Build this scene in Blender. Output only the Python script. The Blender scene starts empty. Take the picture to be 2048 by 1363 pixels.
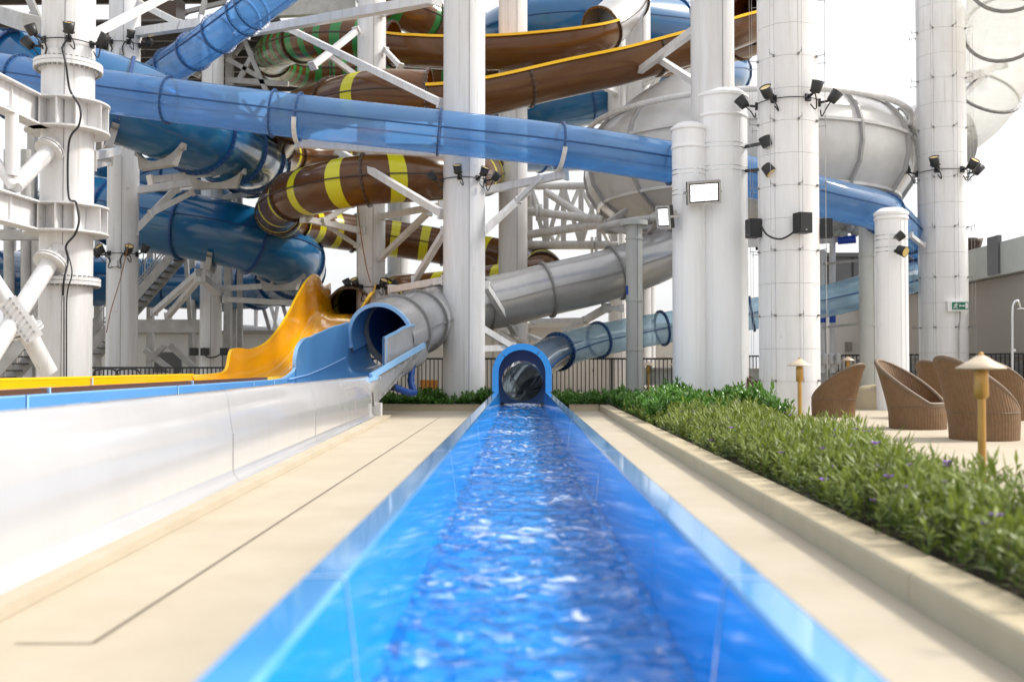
import bpy, math, random
import numpy as np
from mathutils import Vector, Matrix
R_ = math.radians
rnd = random.Random(7)
S = bpy.context.scene
COL = S.collection

# ------------------------------------------------------------------ camera, sky, sun, exposure
FPX = 1991.0
YAW, PITCH = math.atan(35/FPX), math.atan(51.5/FPX)
CAM = Vector((0, 0, 1.0))
cam = bpy.data.cameras.new('camera'); cam_o = bpy.data.objects.new('camera', cam); COL.objects.link(cam_o)
cam.lens = 35.0; cam.sensor_width = 36.0; cam.clip_start = .05; cam.clip_end = 4000
cam_o.location = CAM
ROT = Matrix.Rotation(YAW, 3, 'Z') @ Matrix.Rotation(math.pi/2 + PITCH, 3, 'X')
cam_o.rotation_euler = ROT.to_euler()
cam.dof.use_dof = True; cam.dof.focus_distance = 17.0; cam.dof.aperture_fstop = 1.5
S.camera = cam_o

SUN_EL, SUN_AZ = R_(46), R_(80)          # azimuth clockwise from +Y
w = bpy.data.worlds.new('World'); S.world = w; w.use_nodes = True
nt = w.node_tree; nt.nodes.clear()
sky = nt.nodes.new('ShaderNodeTexSky'); sky.sky_type = 'NISHITA'; sky.sun_disc = False
sky.sun_elevation = SUN_EL; sky.sun_rotation = SUN_AZ
sky.air_density = 1.4; sky.dust_density = 6.0; sky.ozone_density = 1.0; sky.altitude = 30
hs = nt.nodes.new('ShaderNodeHueSaturation'); hs.inputs['Saturation'].default_value = .42
bg = nt.nodes.new('ShaderNodeBackground'); bg.inputs['Strength'].default_value = .15
wo = nt.nodes.new('ShaderNodeOutputWorld')
nt.links.new(sky.outputs[0], hs.inputs['Color']); veil = nt.nodes.new('ShaderNodeMix'); veil.data_type = 'RGBA'; veil.inputs[0].default_value = .5; veil.inputs[7].default_value = (7.2, 7.3, 7.5, 1)   # thin bright overcast
nt.links.new(hs.outputs[0], veil.inputs[6]); nt.links.new(veil.outputs[2], bg.inputs['Color']); nt.links.new(bg.outputs[0], wo.inputs[0])
sun = bpy.data.lights.new('sun', 'SUN'); sun.energy = 2.5; sun.angle = R_(8); sun.color = (1, .96, .90)
sun_o = bpy.data.objects.new('sun', sun); COL.objects.link(sun_o)
sd = Vector((math.sin(SUN_AZ)*math.cos(SUN_EL), math.cos(SUN_AZ)*math.cos(SUN_EL), math.sin(SUN_EL)))
sun_o.rotation_euler = sd.to_track_quat('Z', 'Y').to_euler(); sun_o.location = (30, 20, 60)
S.view_settings.view_transform = 'Standard'; S.view_settings.look = 'None'
S.view_settings.exposure = .52; S.view_settings.gamma = 1

# ------------------------------------------------------------------ helpers
def P(px, py, Y):
    d = ROT @ Vector(((px-1024)/FPX, (681.5-py)/FPX, -1))
    return CAM + d*(Y/d.y)
def PX(px, Y): return P(px, 733, Y).x
def PZ(py, Y): return P(1059, py, Y).z

def tag(o, label=None, cat=None, group=None, kind=None):
    for k, v in (('label', label), ('category', cat), ('group', group), ('kind', kind)):
        if v: o[k] = v
    return o
def thing(name, label, cat, loc=(0, 0, 0), group=None):
    o = bpy.data.objects.new(name, None); COL.objects.link(o); o.location = loc
    o.empty_display_size = .2
    return tag(o, label, cat, group)
def copy_tree(o, parent=None):
    c = o.copy(); COL.objects.link(c); c.parent = parent
    for ch in list(o.children): copy_tree(ch, c)
    return c
def world_origin(o):
    v = Vector((0, 0, 0))
    while o: v += o.location; o = o.parent
    return v

class MB:
    def __init__(s): s.v = []; s.f = []; s.m = []; s.s = []
    def add(s, vs, fs, mi=0, sm=True):
        b = len(s.v); s.v += [tuple(v) for v in vs]
        for i, f in enumerate(fs):
            s.f.append(tuple(b+j for j in f)); s.m.append(mi[i] if isinstance(mi, list) else mi); s.s.append(sm)
        return s
    def box(s, c, d, mi=0, rz=0):
        x, y, z = d[0]/2, d[1]/2, d[2]/2
        vs = [Vector((a*x, b*y, e*z)) for e in (-1, 1) for b in (-1, 1) for a in (-1, 1)]
        if rz: q = Matrix.Rotation(rz, 3, 'Z'); vs = [q @ v for v in vs]
        c = Vector(c)
        return s.add([v+c for v in vs], [(0,2,3,1),(4,5,7,6),(0,1,5,4),(2,6,7,3),(0,4,6,2),(1,3,7,5)], mi, False)
    def bar(s, A, B, wd, ht, mi=0, up=(0, 0, 1)):
        A, B = Vector(A), Vector(B); t = (B-A).normalized(); u = Vector(up)
        if abs(t.dot(u)) > .98: u = Vector((0, 1, 0))
        sx = t.cross(u).normalized()*wd/2; uz = sx.cross(t).normalized()*ht/2
        vs = [p+a*sx+b*uz for p in (A, B) for a, b in ((-1,-1),(1,-1),(1,1),(-1,1))]
        return s.add(vs, [(0,3,2,1),(4,5,6,7),(0,1,5,4),(1,2,6,5),(2,3,7,6),(3,0,4,7)], mi, False)
    def ibeam(s, A, B, wd, ht, t=.03, mi=0):
        A, B = Vector(A), Vector(B); tt = (B-A).normalized(); sx = tt.cross(Vector((0, 0, 1))).normalized(); uz = sx.cross(tt)
        h = uz*(ht/2-t/2)
        s.bar(A+h, B+h, wd, t, mi); s.bar(A-h, B-h, wd, t, mi); s.bar(A, B, t, ht-2*t-.004, mi)
        return s
    def cyl(s, A, B, r0, r1=None, n=16, mi=0, cap=True):
        r1 = r0 if r1 is None else r1
        A, B = Vector(A), Vector(B); t = (B-A).normalized()
        u = Vector((0, 0, 1)) if abs(t.z) < .95 else Vector((0, 1, 0))
        x = t.cross(u).normalized(); y = x.cross(t)
        ds = [x*math.cos(2*math.pi*i/n)+y*math.sin(2*math.pi*i/n) for i in range(n)]
        s.add([A+d*r0 for d in ds]+[B+d*r1 for d in ds], [(i, (i+1) % n, n+(i+1) % n, n+i) for i in range(n)], mi, n > 6)
        if cap:
            s.add([A+d*r0 for d in ds], [tuple(range(n-1, -1, -1))], mi, False); s.add([B+d*r1 for d in ds], [tuple(range(n))], mi, False)
        return s
    def lathe(s, prof, c=(0, 0, 0), n=40, a0=0, a1=2*math.pi, mi=0, sm=True, sx=1, sy=1):
        """prof = [(r, z)] about the vertical through c; hard corners where points repeat"""
        full = a1-a0 > 6.28; k = n if full else n+1; c = Vector(c); vs = []
        for r, z in prof:
            for i in range(k):
                a = a0+(a1-a0)*i/n; vs.append(c+Vector((r*sx*math.sin(a), -r*sy*math.cos(a), z)))
        fs = [(j*k+i, j*k+(i+1) % k, (j+1)*k+(i+1) % k, (j+1)*k+i) for j in range(len(prof)-1) for i in range(n if full else k-1)]
        return s.add(vs, fs, mi, sm)
    def tube(s, pts, r, n=8, mi=0, cap=True):
        pts = [Vector(p) for p in pts]; t0 = (pts[1]-pts[0]).normalized()
        u = Vector((0, 0, 1)) if abs(t0.z) < .9 else Vector((0, 1, 0)); x = t0.cross(u).normalized(); vs = []
        for i, p in enumerate(pts):
            t = (pts[min(i+1, len(pts)-1)]-pts[max(i-1, 0)]).normalized(); x = (x-t*x.dot(t)).normalized(); y = t.cross(x)
            rr = r[i] if isinstance(r, (list, tuple)) else r
            vs += [p+(x*math.cos(2*math.pi*k/n)+y*math.sin(2*math.pi*k/n))*rr for k in range(n)]
        m = len(pts)
        s.add(vs, [(j*n+k, j*n+(k+1) % n, (j+1)*n+(k+1) % n, (j+1)*n+k) for j in range(m-1) for k in range(n)], mi, True)
        if cap: s.add(vs[:n], [tuple(range(n-1, -1, -1))], mi, False); s.add(vs[-n:], [tuple(range(n))], mi, False)
        return s
    def mesh(s, name, mats):
        me = bpy.data.meshes.new(name); me.from_pydata(s.v, [], s.f)
        for m in (mats if isinstance(mats, (list, tuple)) else [mats]): me.materials.append(m)
        me.polygons.foreach_set('material_index', s.m); me.polygons.foreach_set('use_smooth', s.s); me.update()
        return me
    def build(s, name, mats, parent=None):
        o = bpy.data.objects.new(name, s.mesh(name, mats)); COL.objects.link(o)
        if parent: o.parent = parent; o.location = -world_origin(parent)
        return o
def link_mesh(name, me, parent, loc=(0, 0, 0), rz=0, rot=None):
    o = bpy.data.objects.new(name, me); COL.objects.link(o); o.parent = parent; o.location = loc
    o.rotation_euler = rot if rot else (0, 0, rz)
    return o

# ------------------------------------------------------------------ materials
def new_mat(name):
    m = bpy.data.materials.new(name); m.use_nodes = True; t = m.node_tree
    return m, t, t.nodes['Principled BSDF'], lambda ty: t.nodes.new(ty), t.links.new
def mat(name, col, rough=.4, metal=0., coat=0., var=.0, vscale=(1, 1, 1), vs=3., bump=0., bs=40., dark=.6, spec=.5, dirt=None, rvar=0., streak=0., grain=0.):
    m, t, b, N, L = new_mat(name)
    b.inputs['Base Color'].default_value = (*col, 1); b.inputs['Roughness'].default_value = rough
    b.inputs['Metallic'].default_value = metal; b.inputs['Coat Weight'].default_value = coat; b.inputs['Coat Roughness'].default_value = .06
    b.inputs['Specular IOR Level'].default_value = spec
    g = N('ShaderNodeNewGeometry'); mp = N('ShaderNodeMapping'); mp.inputs['Scale'].default_value = vscale; L(g.outputs['Position'], mp.inputs['Vector'])
    if var:
        n = N('ShaderNodeTexNoise'); n.inputs['Scale'].default_value = vs; n.inputs['Detail'].default_value = 6; n.inputs['Roughness'].default_value = .65
        L(mp.outputs[0], n.inputs['Vector'])
        cr = N('ShaderNodeValToRGB'); cr.color_ramp.elements[0].position = .32; cr.color_ramp.elements[1].position = .66
        d = dirt if dirt else tuple(c*dark for c in col)
        cr.color_ramp.elements[0].color = (*[a*(1-var)+q*var for a, q in zip(col, d)], 1); cr.color_ramp.elements[1].color = (*col, 1)
        L(n.outputs['Fac'], cr.inputs[0]); L(cr.outputs[0], b.inputs['Base Color'])
        src = cr.outputs[0]
        def over(src, scale, ns, lo, hi, amt, c2):
            m2 = N('ShaderNodeMapping'); m2.inputs['Scale'].default_value = scale; L(g.outputs['Position'], m2.inputs['Vector'])
            q = N('ShaderNodeTexNoise'); q.inputs['Scale'].default_value = ns; q.inputs['Detail'].default_value = 5; L(m2.outputs[0], q.inputs['Vector'])
            mr2 = N('ShaderNodeMapRange'); mr2.inputs['From Min'].default_value = lo; mr2.inputs['From Max'].default_value = hi; mr2.inputs['To Max'].default_value = amt; L(q.outputs['Fac'], mr2.inputs[0])
            mx = N('ShaderNodeMix'); mx.data_type = 'RGBA'; mx.inputs[7].default_value = (*c2, 1); L(mr2.outputs[0], mx.inputs[0]); L(src, mx.inputs[6]); return mx.outputs[2]
        if streak: src = over(src, (9, 9, .35), 1.3, .60, .78, streak, (.36, .30, .23)); src = over(src, (1, 1, 1), 5, .68, .74, streak*.7, (.33, .29, .25))
        if grain: src = over(src, (1, 1, 1), 240, .52, .70, grain, tuple(c*.55 for c in col)); src = over(src, (1, .5, 1), 2.2, .60, .72, grain*.6, tuple(c*.72 for c in col)); src = over(src, (1, 1, 1), 26, .68, .74, grain, tuple(c*.6 for c in col))
        L(src, b.inputs['Base Color'])
        if rvar:
            mr = N('ShaderNodeMapRange'); mr.inputs['To Min'].default_value = rough+rvar; mr.inputs['To Max'].default_value = rough
            L(n.outputs['Fac'], mr.inputs[0]); L(mr.outputs[0], b.inputs['Roughness'])
    if bump:
        n2 = N('ShaderNodeTexNoise'); n2.inputs['Scale'].default_value = bs; n2.inputs['Detail'].default_value = 5
        L(g.outputs['Position'], n2.inputs['Vector'])
        bp = N('ShaderNodeBump'); bp.inputs['Strength'].default_value = bump; bp.inputs['Distance'].default_value = .02
        L(n2.outputs['Fac'], bp.inputs['Height']); L(bp.outputs[0], b.inputs['Normal'])
    return m
def clear_mat(name, tint, body, mix=.5, rough=.06):
    """thin tinted see-through shell: clear tint + milky body + gloss"""
    m, t, b, N, L = new_mat(name); t.nodes.remove(b)
    out = t.nodes['Material Output']
    tr = N('ShaderNodeBsdfTransparent'); tr.inputs[0].default_value = (*tint, 1)
    df = N('ShaderNodeBsdfDiffuse'); df.inputs[0].default_value = (*body, 1)
    tl = N('ShaderNodeBsdfTranslucent'); tl.inputs[0].default_value = (*body, 1)
    gl = N('ShaderNodeBsdfGlossy'); gl.inputs['Roughness'].default_value = rough
    a = N('ShaderNodeMixShader'); a.inputs[0].default_value = .5; L(df.outputs[0], a.inputs[1]); L(tl.outputs[0], a.inputs[2])
    c = N('ShaderNodeMixShader'); L(tr.outputs[0], c.inputs[1]); L(a.outputs[0], c.inputs[2])
    g = N('ShaderNodeNewGeometry'); n = N('ShaderNodeTexNoise'); n.inputs['Scale'].default_value = 1.1; n.inputs['Detail'].default_value = 5
    mp = N('ShaderNodeMapping'); mp.inputs['Scale'].default_value = (.35, 1.5, 2.6); L(g.outputs['Position'], mp.inputs[0]); L(mp.outputs[0], n.inputs['Vector'])
    mr = N('ShaderNodeMapRange'); mr.inputs['From Min'].default_value = .3; mr.inputs['From Max'].default_value = .7
    mr.inputs['To Min'].default_value = mix-.12; mr.inputs['To Max'].default_value = mix+.12
    L(n.outputs['Fac'], mr.inputs[0]); L(mr.outputs[0], c.inputs[0])
    lw = N('ShaderNodeLayerWeight'); lw.inputs[0].default_value = .5; pw = N('ShaderNodeMath'); pw.operation = 'POWER'; pw.inputs[1].default_value = 4.0; L(lw.outputs['Facing'], pw.inputs[0])
    fr = N('ShaderNodeMath'); fr.operation = 'MULTIPLY_ADD'; fr.inputs[1].default_value = .6; fr.inputs[2].default_value = .045; L(pw.outputs[0], fr.inputs[0])
    e = N('ShaderNodeMixShader'); L(fr.outputs[0], e.inputs[0]); L(c.outputs[0], e.inputs[1]); L(gl.outputs[0], e.inputs[2]); L(e.outputs[0], out.inputs[0])
    return m
M = {}
M['white'] = mat('white_paint', (.73, .73, .74), .36, streak=.55, var=.6, vscale=(2.6, 2.6, .20), vs=1.7, dirt=(.52, .50, .47), bump=.04, bs=6)
M['white2'] = mat('clean_white_cladding', (.87, .87, .88), .3, var=.35, vscale=(2.5, 2.5, .2), vs=1.5, dirt=(.7, .69, .68))
M['panel'] = mat('cladding_panel_paint', (.84, .835, .84), .36, streak=.35, var=.5, vscale=(2.5, 2.5, .3), vs=1.4, dirt=(.62, .59, .55))
M['core'] = mat('column_core', (.42, .42, .42), .7)
M['steel'] = mat('galvanised_beam', (.50, .49, .475), .42, var=.7, vs=2.2, dirt=(.29, .27, .245))
M['pole'] = mat('greenish_grey_pole', (.50, .51, .48), .5, var=.5, vscale=(2, 2, .4), vs=2, dirt=(.36, .36, .33))
M['silver'] = mat('silver_gelcoat', (.47, .465, .46), .24, metal=.25, coat=.4, var=.6, vs=1.2, dirt=(.31, .30, .285))
M['bowl'] = mat('bowl_gelcoat', (.64, .635, .63), .28, coat=.3, var=.6, vs=1.0, dirt=(.44, .43, .41))
M['bowl_rib'] = mat('bowl_rib', (.40, .39, .385), .4, var=.4, vs=4)
M['silver_rib'] = mat('silver_rib', (.25, .245, .24), .4, var=.4, vs=4)
M['brown'] = mat('brown_gelcoat', (.125, .050, .013), .2, spec=.4, coat=.12, var=.4, vs=1.0, dark=.6)
M['brown_dk'] = mat('brown_flange', (.055, .028, .014), .35)
M['ystripe'] = mat('yellow_stripe', (.62, .58, .012), .28, coat=.1)
M['gstripe'] = mat('green_stripe', (.022, .19, .04), .28, coat=.1)
M['yellow'] = mat('yellow_gelcoat', (.90, .43, .003), .14, coat=.7, var=.3, vs=1.0, dark=.75)
M['yrim'] = mat('yellow_rim', (.90, .52, .005), .25)
M['blue'] = mat('blue_gelcoat', (.005, .095, .27), .2, coat=.45, var=.7, vs=.8, dirt=(.010, .125, .22))
M['blue_dk'] = mat('blue_flange', (.006, .055, .20), .35)
M['bolt'] = mat('bolt_zinc', (.25, .25, .26), .35, metal=.8)
M['clear_blue'] = clear_mat('translucent_blue', (.44, .68, .92), (.21, .41, .69), .45)
M['clear_pale'] = clear_mat('translucent_pale_blue', (.76, .89, .96), (.52, .72, .87), .42)
M['clear_white'] = clear_mat('translucent_white', (.95, .95, .93), (.86, .85, .80), .45, .12)
M['smoke'] = mat('smoky_tube', (.055, .085, .13), .12, coat=.8, var=.5, vs=2, dirt=(.10, .13, .18))
M['blue_ring'] = mat('blue_ring', (.008, .06, .19), .35)
M['flume'] = mat('flume_blue', (.003, .285, .80), .12, coat=.4, var=.3, vs=.9, dirt=(.014, .37, .87))
M['flume_rim'] = mat('flume_rim_blue', (.06, .36, .84), .14, coat=.9, var=.5, vs=1.2, dirt=(.20, .50, .88))
M['flume_rim'].node_tree.nodes['Principled BSDF'].inputs['Coat IOR'].default_value = 1.6
M['joint'] = mat('pale_sealant', (.34, .54, .80), .4)
M['lblue'] = mat('light_blue_gelcoat', (.11, .30, .57), .14, coat=.7, var=.35, vs=1.0, dirt=(.15, .36, .62))
M['lblue_rim'] = mat('light_blue_rim', (.27, .49, .76), .25, coat=.3)
M['gel'] = mat('white_gelcoat', (.50, .495, .505), .16, coat=.6, var=.45, vscale=(1, 1, .35), vs=1.6, dirt=(.43, .42, .415))
M['deck'] = mat('beige_deck', (.51, .44, .335), .75, grain=.4, var=.65, vs=1.3, dirt=(.41, .34, .235), bump=.35, bs=190, rvar=-.2)
M['kerb'] = mat('beige_kerb', (.50, .42, .28), .8, grain=.35, var=.55, vs=1.6, dirt=(.40, .32, .20), bump=.3, bs=140)
M['groove'] = mat('deck_groove', (.12, .10, .075), .9)
M['black'] = mat('black_metal', (.018, .018, .018), .45)
M['plastic'] = mat('black_plastic', (.014, .014, .015), .5)
M['grey_lamp'] = mat('grey_lamp_body', (.035, .035, .035), .4, metal=.4)
M['lens'] = mat('amber_lens', (.75, .55, .22), .2)
M['bronze'] = mat('bronze_post', (.52, .29, .07), .35, metal=.35, var=.4, vs=9, dark=.6)
M['cap'] = mat('bronze_cap', (.62, .50, .36), .38, metal=.2, var=.4, vs=8, dark=.75)
M['wicker'] = mat('wicker', (.185, .10, .043), .55, var=.6, vs=14, dark=.55)
M['wicker_rim'] = mat('wicker_rim', (.17, .11, .065), .55, var=.6, vs=30, dark=.5)
M['wall'] = mat('beige_wall', (.72, .70, .67), .8, var=.4, vs=.5, dirt=(.63, .61, .58), bump=.1)
M['wall_w'] = mat('pale_wall', (.68, .66, .64), .75, var=.3, vs=.5, dirt=(.58, .56, .54))
M['wall_g'] = mat('grey_wall', (.40, .37, .33), .8, var=.4, vs=.6, dirt=(.33, .30, .27))
M['wall_d'] = mat('dark_panel', (.12, .12, .125), .5, var=.3, vs=1)
M['parapet'] = mat('parapet_panel', (.50, .52, .48), .5, var=.4, vs=1.5, dirt=(.38, .39, .36))
M['roof'] = mat('dark_roof', (.10, .10, .10), .6)
M['soil'] = mat('soil', (.035, .026, .016), .95, var=.6, vs=12, bump=.6, bs=40)
M['rope'] = mat('brown_rope', (.30, .13, .05), .8)
M['grate'] = mat('deck_underside', (.12, .11, .10), .6, var=.4, vs=1.2)
M['bluepaint'] = mat('blue_band_paint', (.01, .06, .42), .4)
M['hose'] = mat('blue_hose', (.015, .07, .30), .35)
M['crate'] = mat('orange_crate', (.70, .28, .04), .6)
M['sign'] = mat('sign_green', (.0, .18, .09), .35)
M['signw'] = mat('sign_white', (.85, .85, .85), .4)
M['chrome'] = mat('chrome', (.6, .6, .6), .15, metal=1)
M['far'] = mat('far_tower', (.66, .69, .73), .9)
def em_mat(name, col, st):
    m, t, b, N, L = new_mat(name); b.inputs['Emission Color'].default_value = (*col, 1); b.inputs['Emission Strength'].default_value = st; return m
M['led'] = em_mat('lit_led', (1, 1, .98), .9)
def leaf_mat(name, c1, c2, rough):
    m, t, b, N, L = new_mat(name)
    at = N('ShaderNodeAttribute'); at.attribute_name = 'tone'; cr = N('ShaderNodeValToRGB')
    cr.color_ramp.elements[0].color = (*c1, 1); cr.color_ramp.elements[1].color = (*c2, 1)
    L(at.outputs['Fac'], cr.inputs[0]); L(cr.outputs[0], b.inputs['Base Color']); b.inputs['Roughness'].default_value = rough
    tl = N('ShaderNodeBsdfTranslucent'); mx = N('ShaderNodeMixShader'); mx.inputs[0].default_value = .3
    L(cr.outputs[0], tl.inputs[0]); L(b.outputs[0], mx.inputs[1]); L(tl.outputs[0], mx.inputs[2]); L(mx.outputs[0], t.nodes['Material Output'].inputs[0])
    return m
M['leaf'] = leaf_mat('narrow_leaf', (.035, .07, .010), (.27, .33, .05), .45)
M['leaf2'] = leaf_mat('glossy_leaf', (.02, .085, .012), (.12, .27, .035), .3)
M['flower'] = mat('purple_flower', (.28, .10, .60), .6)
M['stem'] = mat('plant_stem', (.10, .07, .03), .8)
def water_mat():
    m, t, b, N, L = new_mat('pool_water'); t.nodes.remove(b); out = t.nodes['Material Output']
    tr = N('ShaderNodeBsdfTransparent'); tr.inputs[0].default_value = (.97, .99, 1.0, 1)
    gl = N('ShaderNodeBsdfGlossy'); gl.inputs['Roughness'].default_value = .04
    g = N('ShaderNodeNewGeometry'); mp = N('ShaderNodeMapping'); mp.inputs['Scale'].default_value = (1, .45, 1); L(g.outputs['Position'], mp.inputs[0])
    n = N('ShaderNodeTexNoise'); n.inputs['Scale'].default_value = 13; n.inputs['Detail'].default_value = 4; L(mp.outputs[0], n.inputs['Vector'])
    bp = N('ShaderNodeBump'); bp.inputs['Strength'].default_value = .32; bp.inputs['Distance'].default_value = .03; L(n.outputs['Fac'], bp.inputs['Height'])
    fr = N('ShaderNodeFresnel'); fr.inputs[0].default_value = 1.33
    L(bp.outputs[0], fr.inputs['Normal']); L(bp.outputs[0], gl.inputs['Normal'])
    mx = N('ShaderNodeMixShader'); L(fr.outputs[0], mx.inputs[0]); L(tr.outputs[0], mx.inputs[1]); L(gl.outputs[0], mx.inputs[2]); df = N('ShaderNodeBsdfDiffuse'); df.inputs[0].default_value = (.80, .86, .95, 1)  # whitish diffuse patches: foam, plus bright column reflections painted in as colour
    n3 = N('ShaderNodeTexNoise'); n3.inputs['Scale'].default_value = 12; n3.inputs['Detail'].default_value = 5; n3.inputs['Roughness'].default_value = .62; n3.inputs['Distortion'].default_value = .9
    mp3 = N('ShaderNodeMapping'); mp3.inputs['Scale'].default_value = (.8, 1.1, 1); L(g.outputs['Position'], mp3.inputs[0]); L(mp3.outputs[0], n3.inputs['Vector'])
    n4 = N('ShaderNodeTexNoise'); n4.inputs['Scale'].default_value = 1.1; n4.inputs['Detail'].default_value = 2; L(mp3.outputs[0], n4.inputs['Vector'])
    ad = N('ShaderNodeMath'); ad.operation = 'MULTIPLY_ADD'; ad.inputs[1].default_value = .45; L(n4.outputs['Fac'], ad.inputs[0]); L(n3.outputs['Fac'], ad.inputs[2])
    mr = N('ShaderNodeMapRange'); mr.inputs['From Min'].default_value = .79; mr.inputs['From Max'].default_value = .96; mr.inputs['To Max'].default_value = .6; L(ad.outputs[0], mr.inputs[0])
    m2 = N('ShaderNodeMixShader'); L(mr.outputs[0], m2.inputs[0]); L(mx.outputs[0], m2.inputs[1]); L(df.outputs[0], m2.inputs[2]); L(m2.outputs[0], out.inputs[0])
    return m
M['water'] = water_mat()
M['foam'] = mat('water_foam', (.85, .90, .95), .5)

# ------------------------------------------------------------------ sweeps for slides
def spline(pts, step=.25):
    p = [Vector(q) for q in pts]; p = [p[0]*2-p[1]]+p+[p[-1]*2-p[-2]]; out = []
    for i in range(1, len(p)-2):
        a, b, c, d = p[i-1:i+3]
        for k in range(12):
            t = k/12; out.append(.5*((2*b)+(c-a)*t+(2*a-5*b+4*c-d)*t*t+(3*b-a-3*c+d)*t**3))
    out.append(p[-2].copy())
    L = [0.]
    for a, b in zip(out, out[1:]): L.append(L[-1]+(b-a).length)
    n = max(2, int(L[-1]/step)); res = []; j = 0
    for k in range(n+1):
        s_ = L[-1]*k/n
        while j < len(L)-2 and L[j+1] < s_: j += 1
        res.append(out[j].lerp(out[j+1], (s_-L[j])/max(1e-9, L[j+1]-L[j])))
    return res, L[-1]
class Path:
    def __init__(s, pts, step=.25, transport=False):
        s.p, s.len = spline(pts, step); n = len(s.p); s.step = s.len/(n-1); s.T = []; s.X = []; s.U = []
        x = None
        for i in range(n):
            t = (s.p[min(i+1, n-1)]-s.p[max(i-1, 0)]).normalized()
            if x is None or not transport:
                u = Vector((0, 0, 1)) if abs(t.z) < .93 else Vector((0, 1, 0)); x = t.cross(u).normalized()
            else: x = (x-t*x.dot(t)).normalized()
            s.T.append(t); s.X.append(x); s.U.append(x.cross(t))
    def idx(s, d): return max(0, min(len(s.p)-1, int(round(d/s.step))))
    def pt(s, i, phi, r): return s.p[i]+(s.X[i]*math.sin(phi)-s.U[i]*math.cos(phi))*r
    def nearest(s, q): return min(range(len(s.p)), key=lambda i: (s.p[i]-q).length_squared)
def section(path, i0, i1, R, n=28, a0=-math.pi, a1=math.pi, mfn=None, thick=0.):
    mb = MB(); full = a1-a0 > 6.28; k = n if full else n+1
    rings = range(i0, i1+1)
    def shell(r, mi):
        vs = [path.pt(i, a0+(a1-a0)*j/n, r) for i in rings for j in range(k)]
        fs, ms = [], []
        for q, i in enumerate(list(rings)[:-1]):
            for j in range(n): fs.append((q*k+j, q*k+(j+1) % k, (q+1)*k+(j+1) % k, (q+1)*k+j)); ms.append(mfn(i) if mfn else mi)
        mb.add(vs, fs, ms)
    shell(R, 0)
    if thick: shell(R+thick, 1)
    return mb
def flange(path, i, R, out=.07, wd=.05, bolts=26, a0=-math.pi, a1=math.pi, n=32):
    mb = MB(); t = path.T[i]; c = path.p[i]; full = a1-a0 > 6.28; k = n if full else n+1; vs = []
    for (r, o) in ((R-.004, -wd/2), (R+out, -wd/2), (R+out, wd/2), (R-.004, wd/2)):
        for j in range(k): vs.append(path.pt(i, a0+(a1-a0)*j/n, r)+t*o)
    fs = [(e*k+j, e*k+(j+1) % k, ((e+1) % 4)*k+(j+1) % k, ((e+1) % 4)*k+j) for e in range(4) for j in range(n if full else k-1)]
    mb.add(vs, fs, 0, False)
    for b in range(bolts):
        a = a0+(a1-a0)*(b+.5)/bolts; q = path.pt(i, a, R+out*.55)
        for sg in (-1, 1): mb.bar(q+t*sg*wd/2, q+t*sg*(wd/2+.018), .024, .024, 1)
    return mb
def seam(path, i0, i1, R, phi, h=.035, wd=.03):
    mb = MB(); vs = []
    for i in range(i0, i1+1):
        tang = path.X[i]*math.cos(phi)+path.U[i]*math.sin(phi)
        a, b = path.pt(i, phi, R-.003), path.pt(i, phi, R+h)
        vs += [a-tang*wd/2, a+tang*wd/2, b+tang*wd/2, b-tang*wd/2]
    fs = [(4*q+e, 4*q+(e+1) % 4, 4*q+4+(e+1) % 4, 4*q+4+e) for q in range(i1-i0) for e in range(4)]
    return mb.add(vs, fs, 0, False)
def tube_run(root, path, R, d0, d1, every, mats, fmat, mfn=None, seams=(math.pi/2, -math.pi/2), name='tube_section', at=None, bolts=26, wd=.05, out=.07, n=28, ends=True):
    """tube sections between bolted flanges, with the seam between the upper and lower half shells"""
    stops = sorted(at) if at else [d0+every*k for k in range(int((d1-d0)/every)+1)]
    stops = [d0]+[x for x in stops if d0+.4 < x < d1-.4]+[d1]
    ids = [path.idx(x) for x in stops]
    for a, b in zip(ids, ids[1:]):
        if b <= a: continue
        o = section(path, a, b, R, n, mfn=mfn).build(name, mats, root)
        for ph in seams: seam(path, a, b, R, ph).build('seam_flange', fmat, o)
    for q, i in enumerate(ids):
        if (q in (0, len(ids)-1)) and not ends: continue
        flange(path, i, R, out, wd, bolts).build('flange_ring', [fmat, M['bolt']], root)
def trough_run(root, path, R, d0, d1, every, half, inner, outer, rimm, fmat, thick=.03, rim=(.11, .05)):
    stops = [d0+every*k for k in range(int((d1-d0)/every)+1)]
    stops = [x for x in stops if x < d1-.4]+[d1]; ids = [path.idx(x) for x in stops]
    for a, b in zip(ids, ids[1:]):
        section(path, a, b, R, 22, -half, half, thick=thick).build('trough_section', [inner, outer], root)
        for sg in (-1, 1):
            mb = MB(); vs = []
            for i in range(a, b+1):
                e = path.pt(i, sg*half, R+thick/2); x = path.X[i]*sg; u = path.U[i]
                for dx, dz in ((-.03, -.01), (-.03, rim[1]), (rim[0], rim[1]), (rim[0], -.03)): vs.append(e+x*dx+u*dz)
            mb.add(vs, [(4*q+e, 4*q+(e+1) % 4, 4*q+4+(e+1) % 4, 4*q+4+e) for q in range(b-a) for e in range(4)], 0, False)
            mb.build('rim', rimm, root)
    for i in ids: flange(path, i, R+thick, .06, .05, 16, -half+.05, half-.05, 22).build('flange_ring', [fmat, M['bolt']], root)
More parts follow.
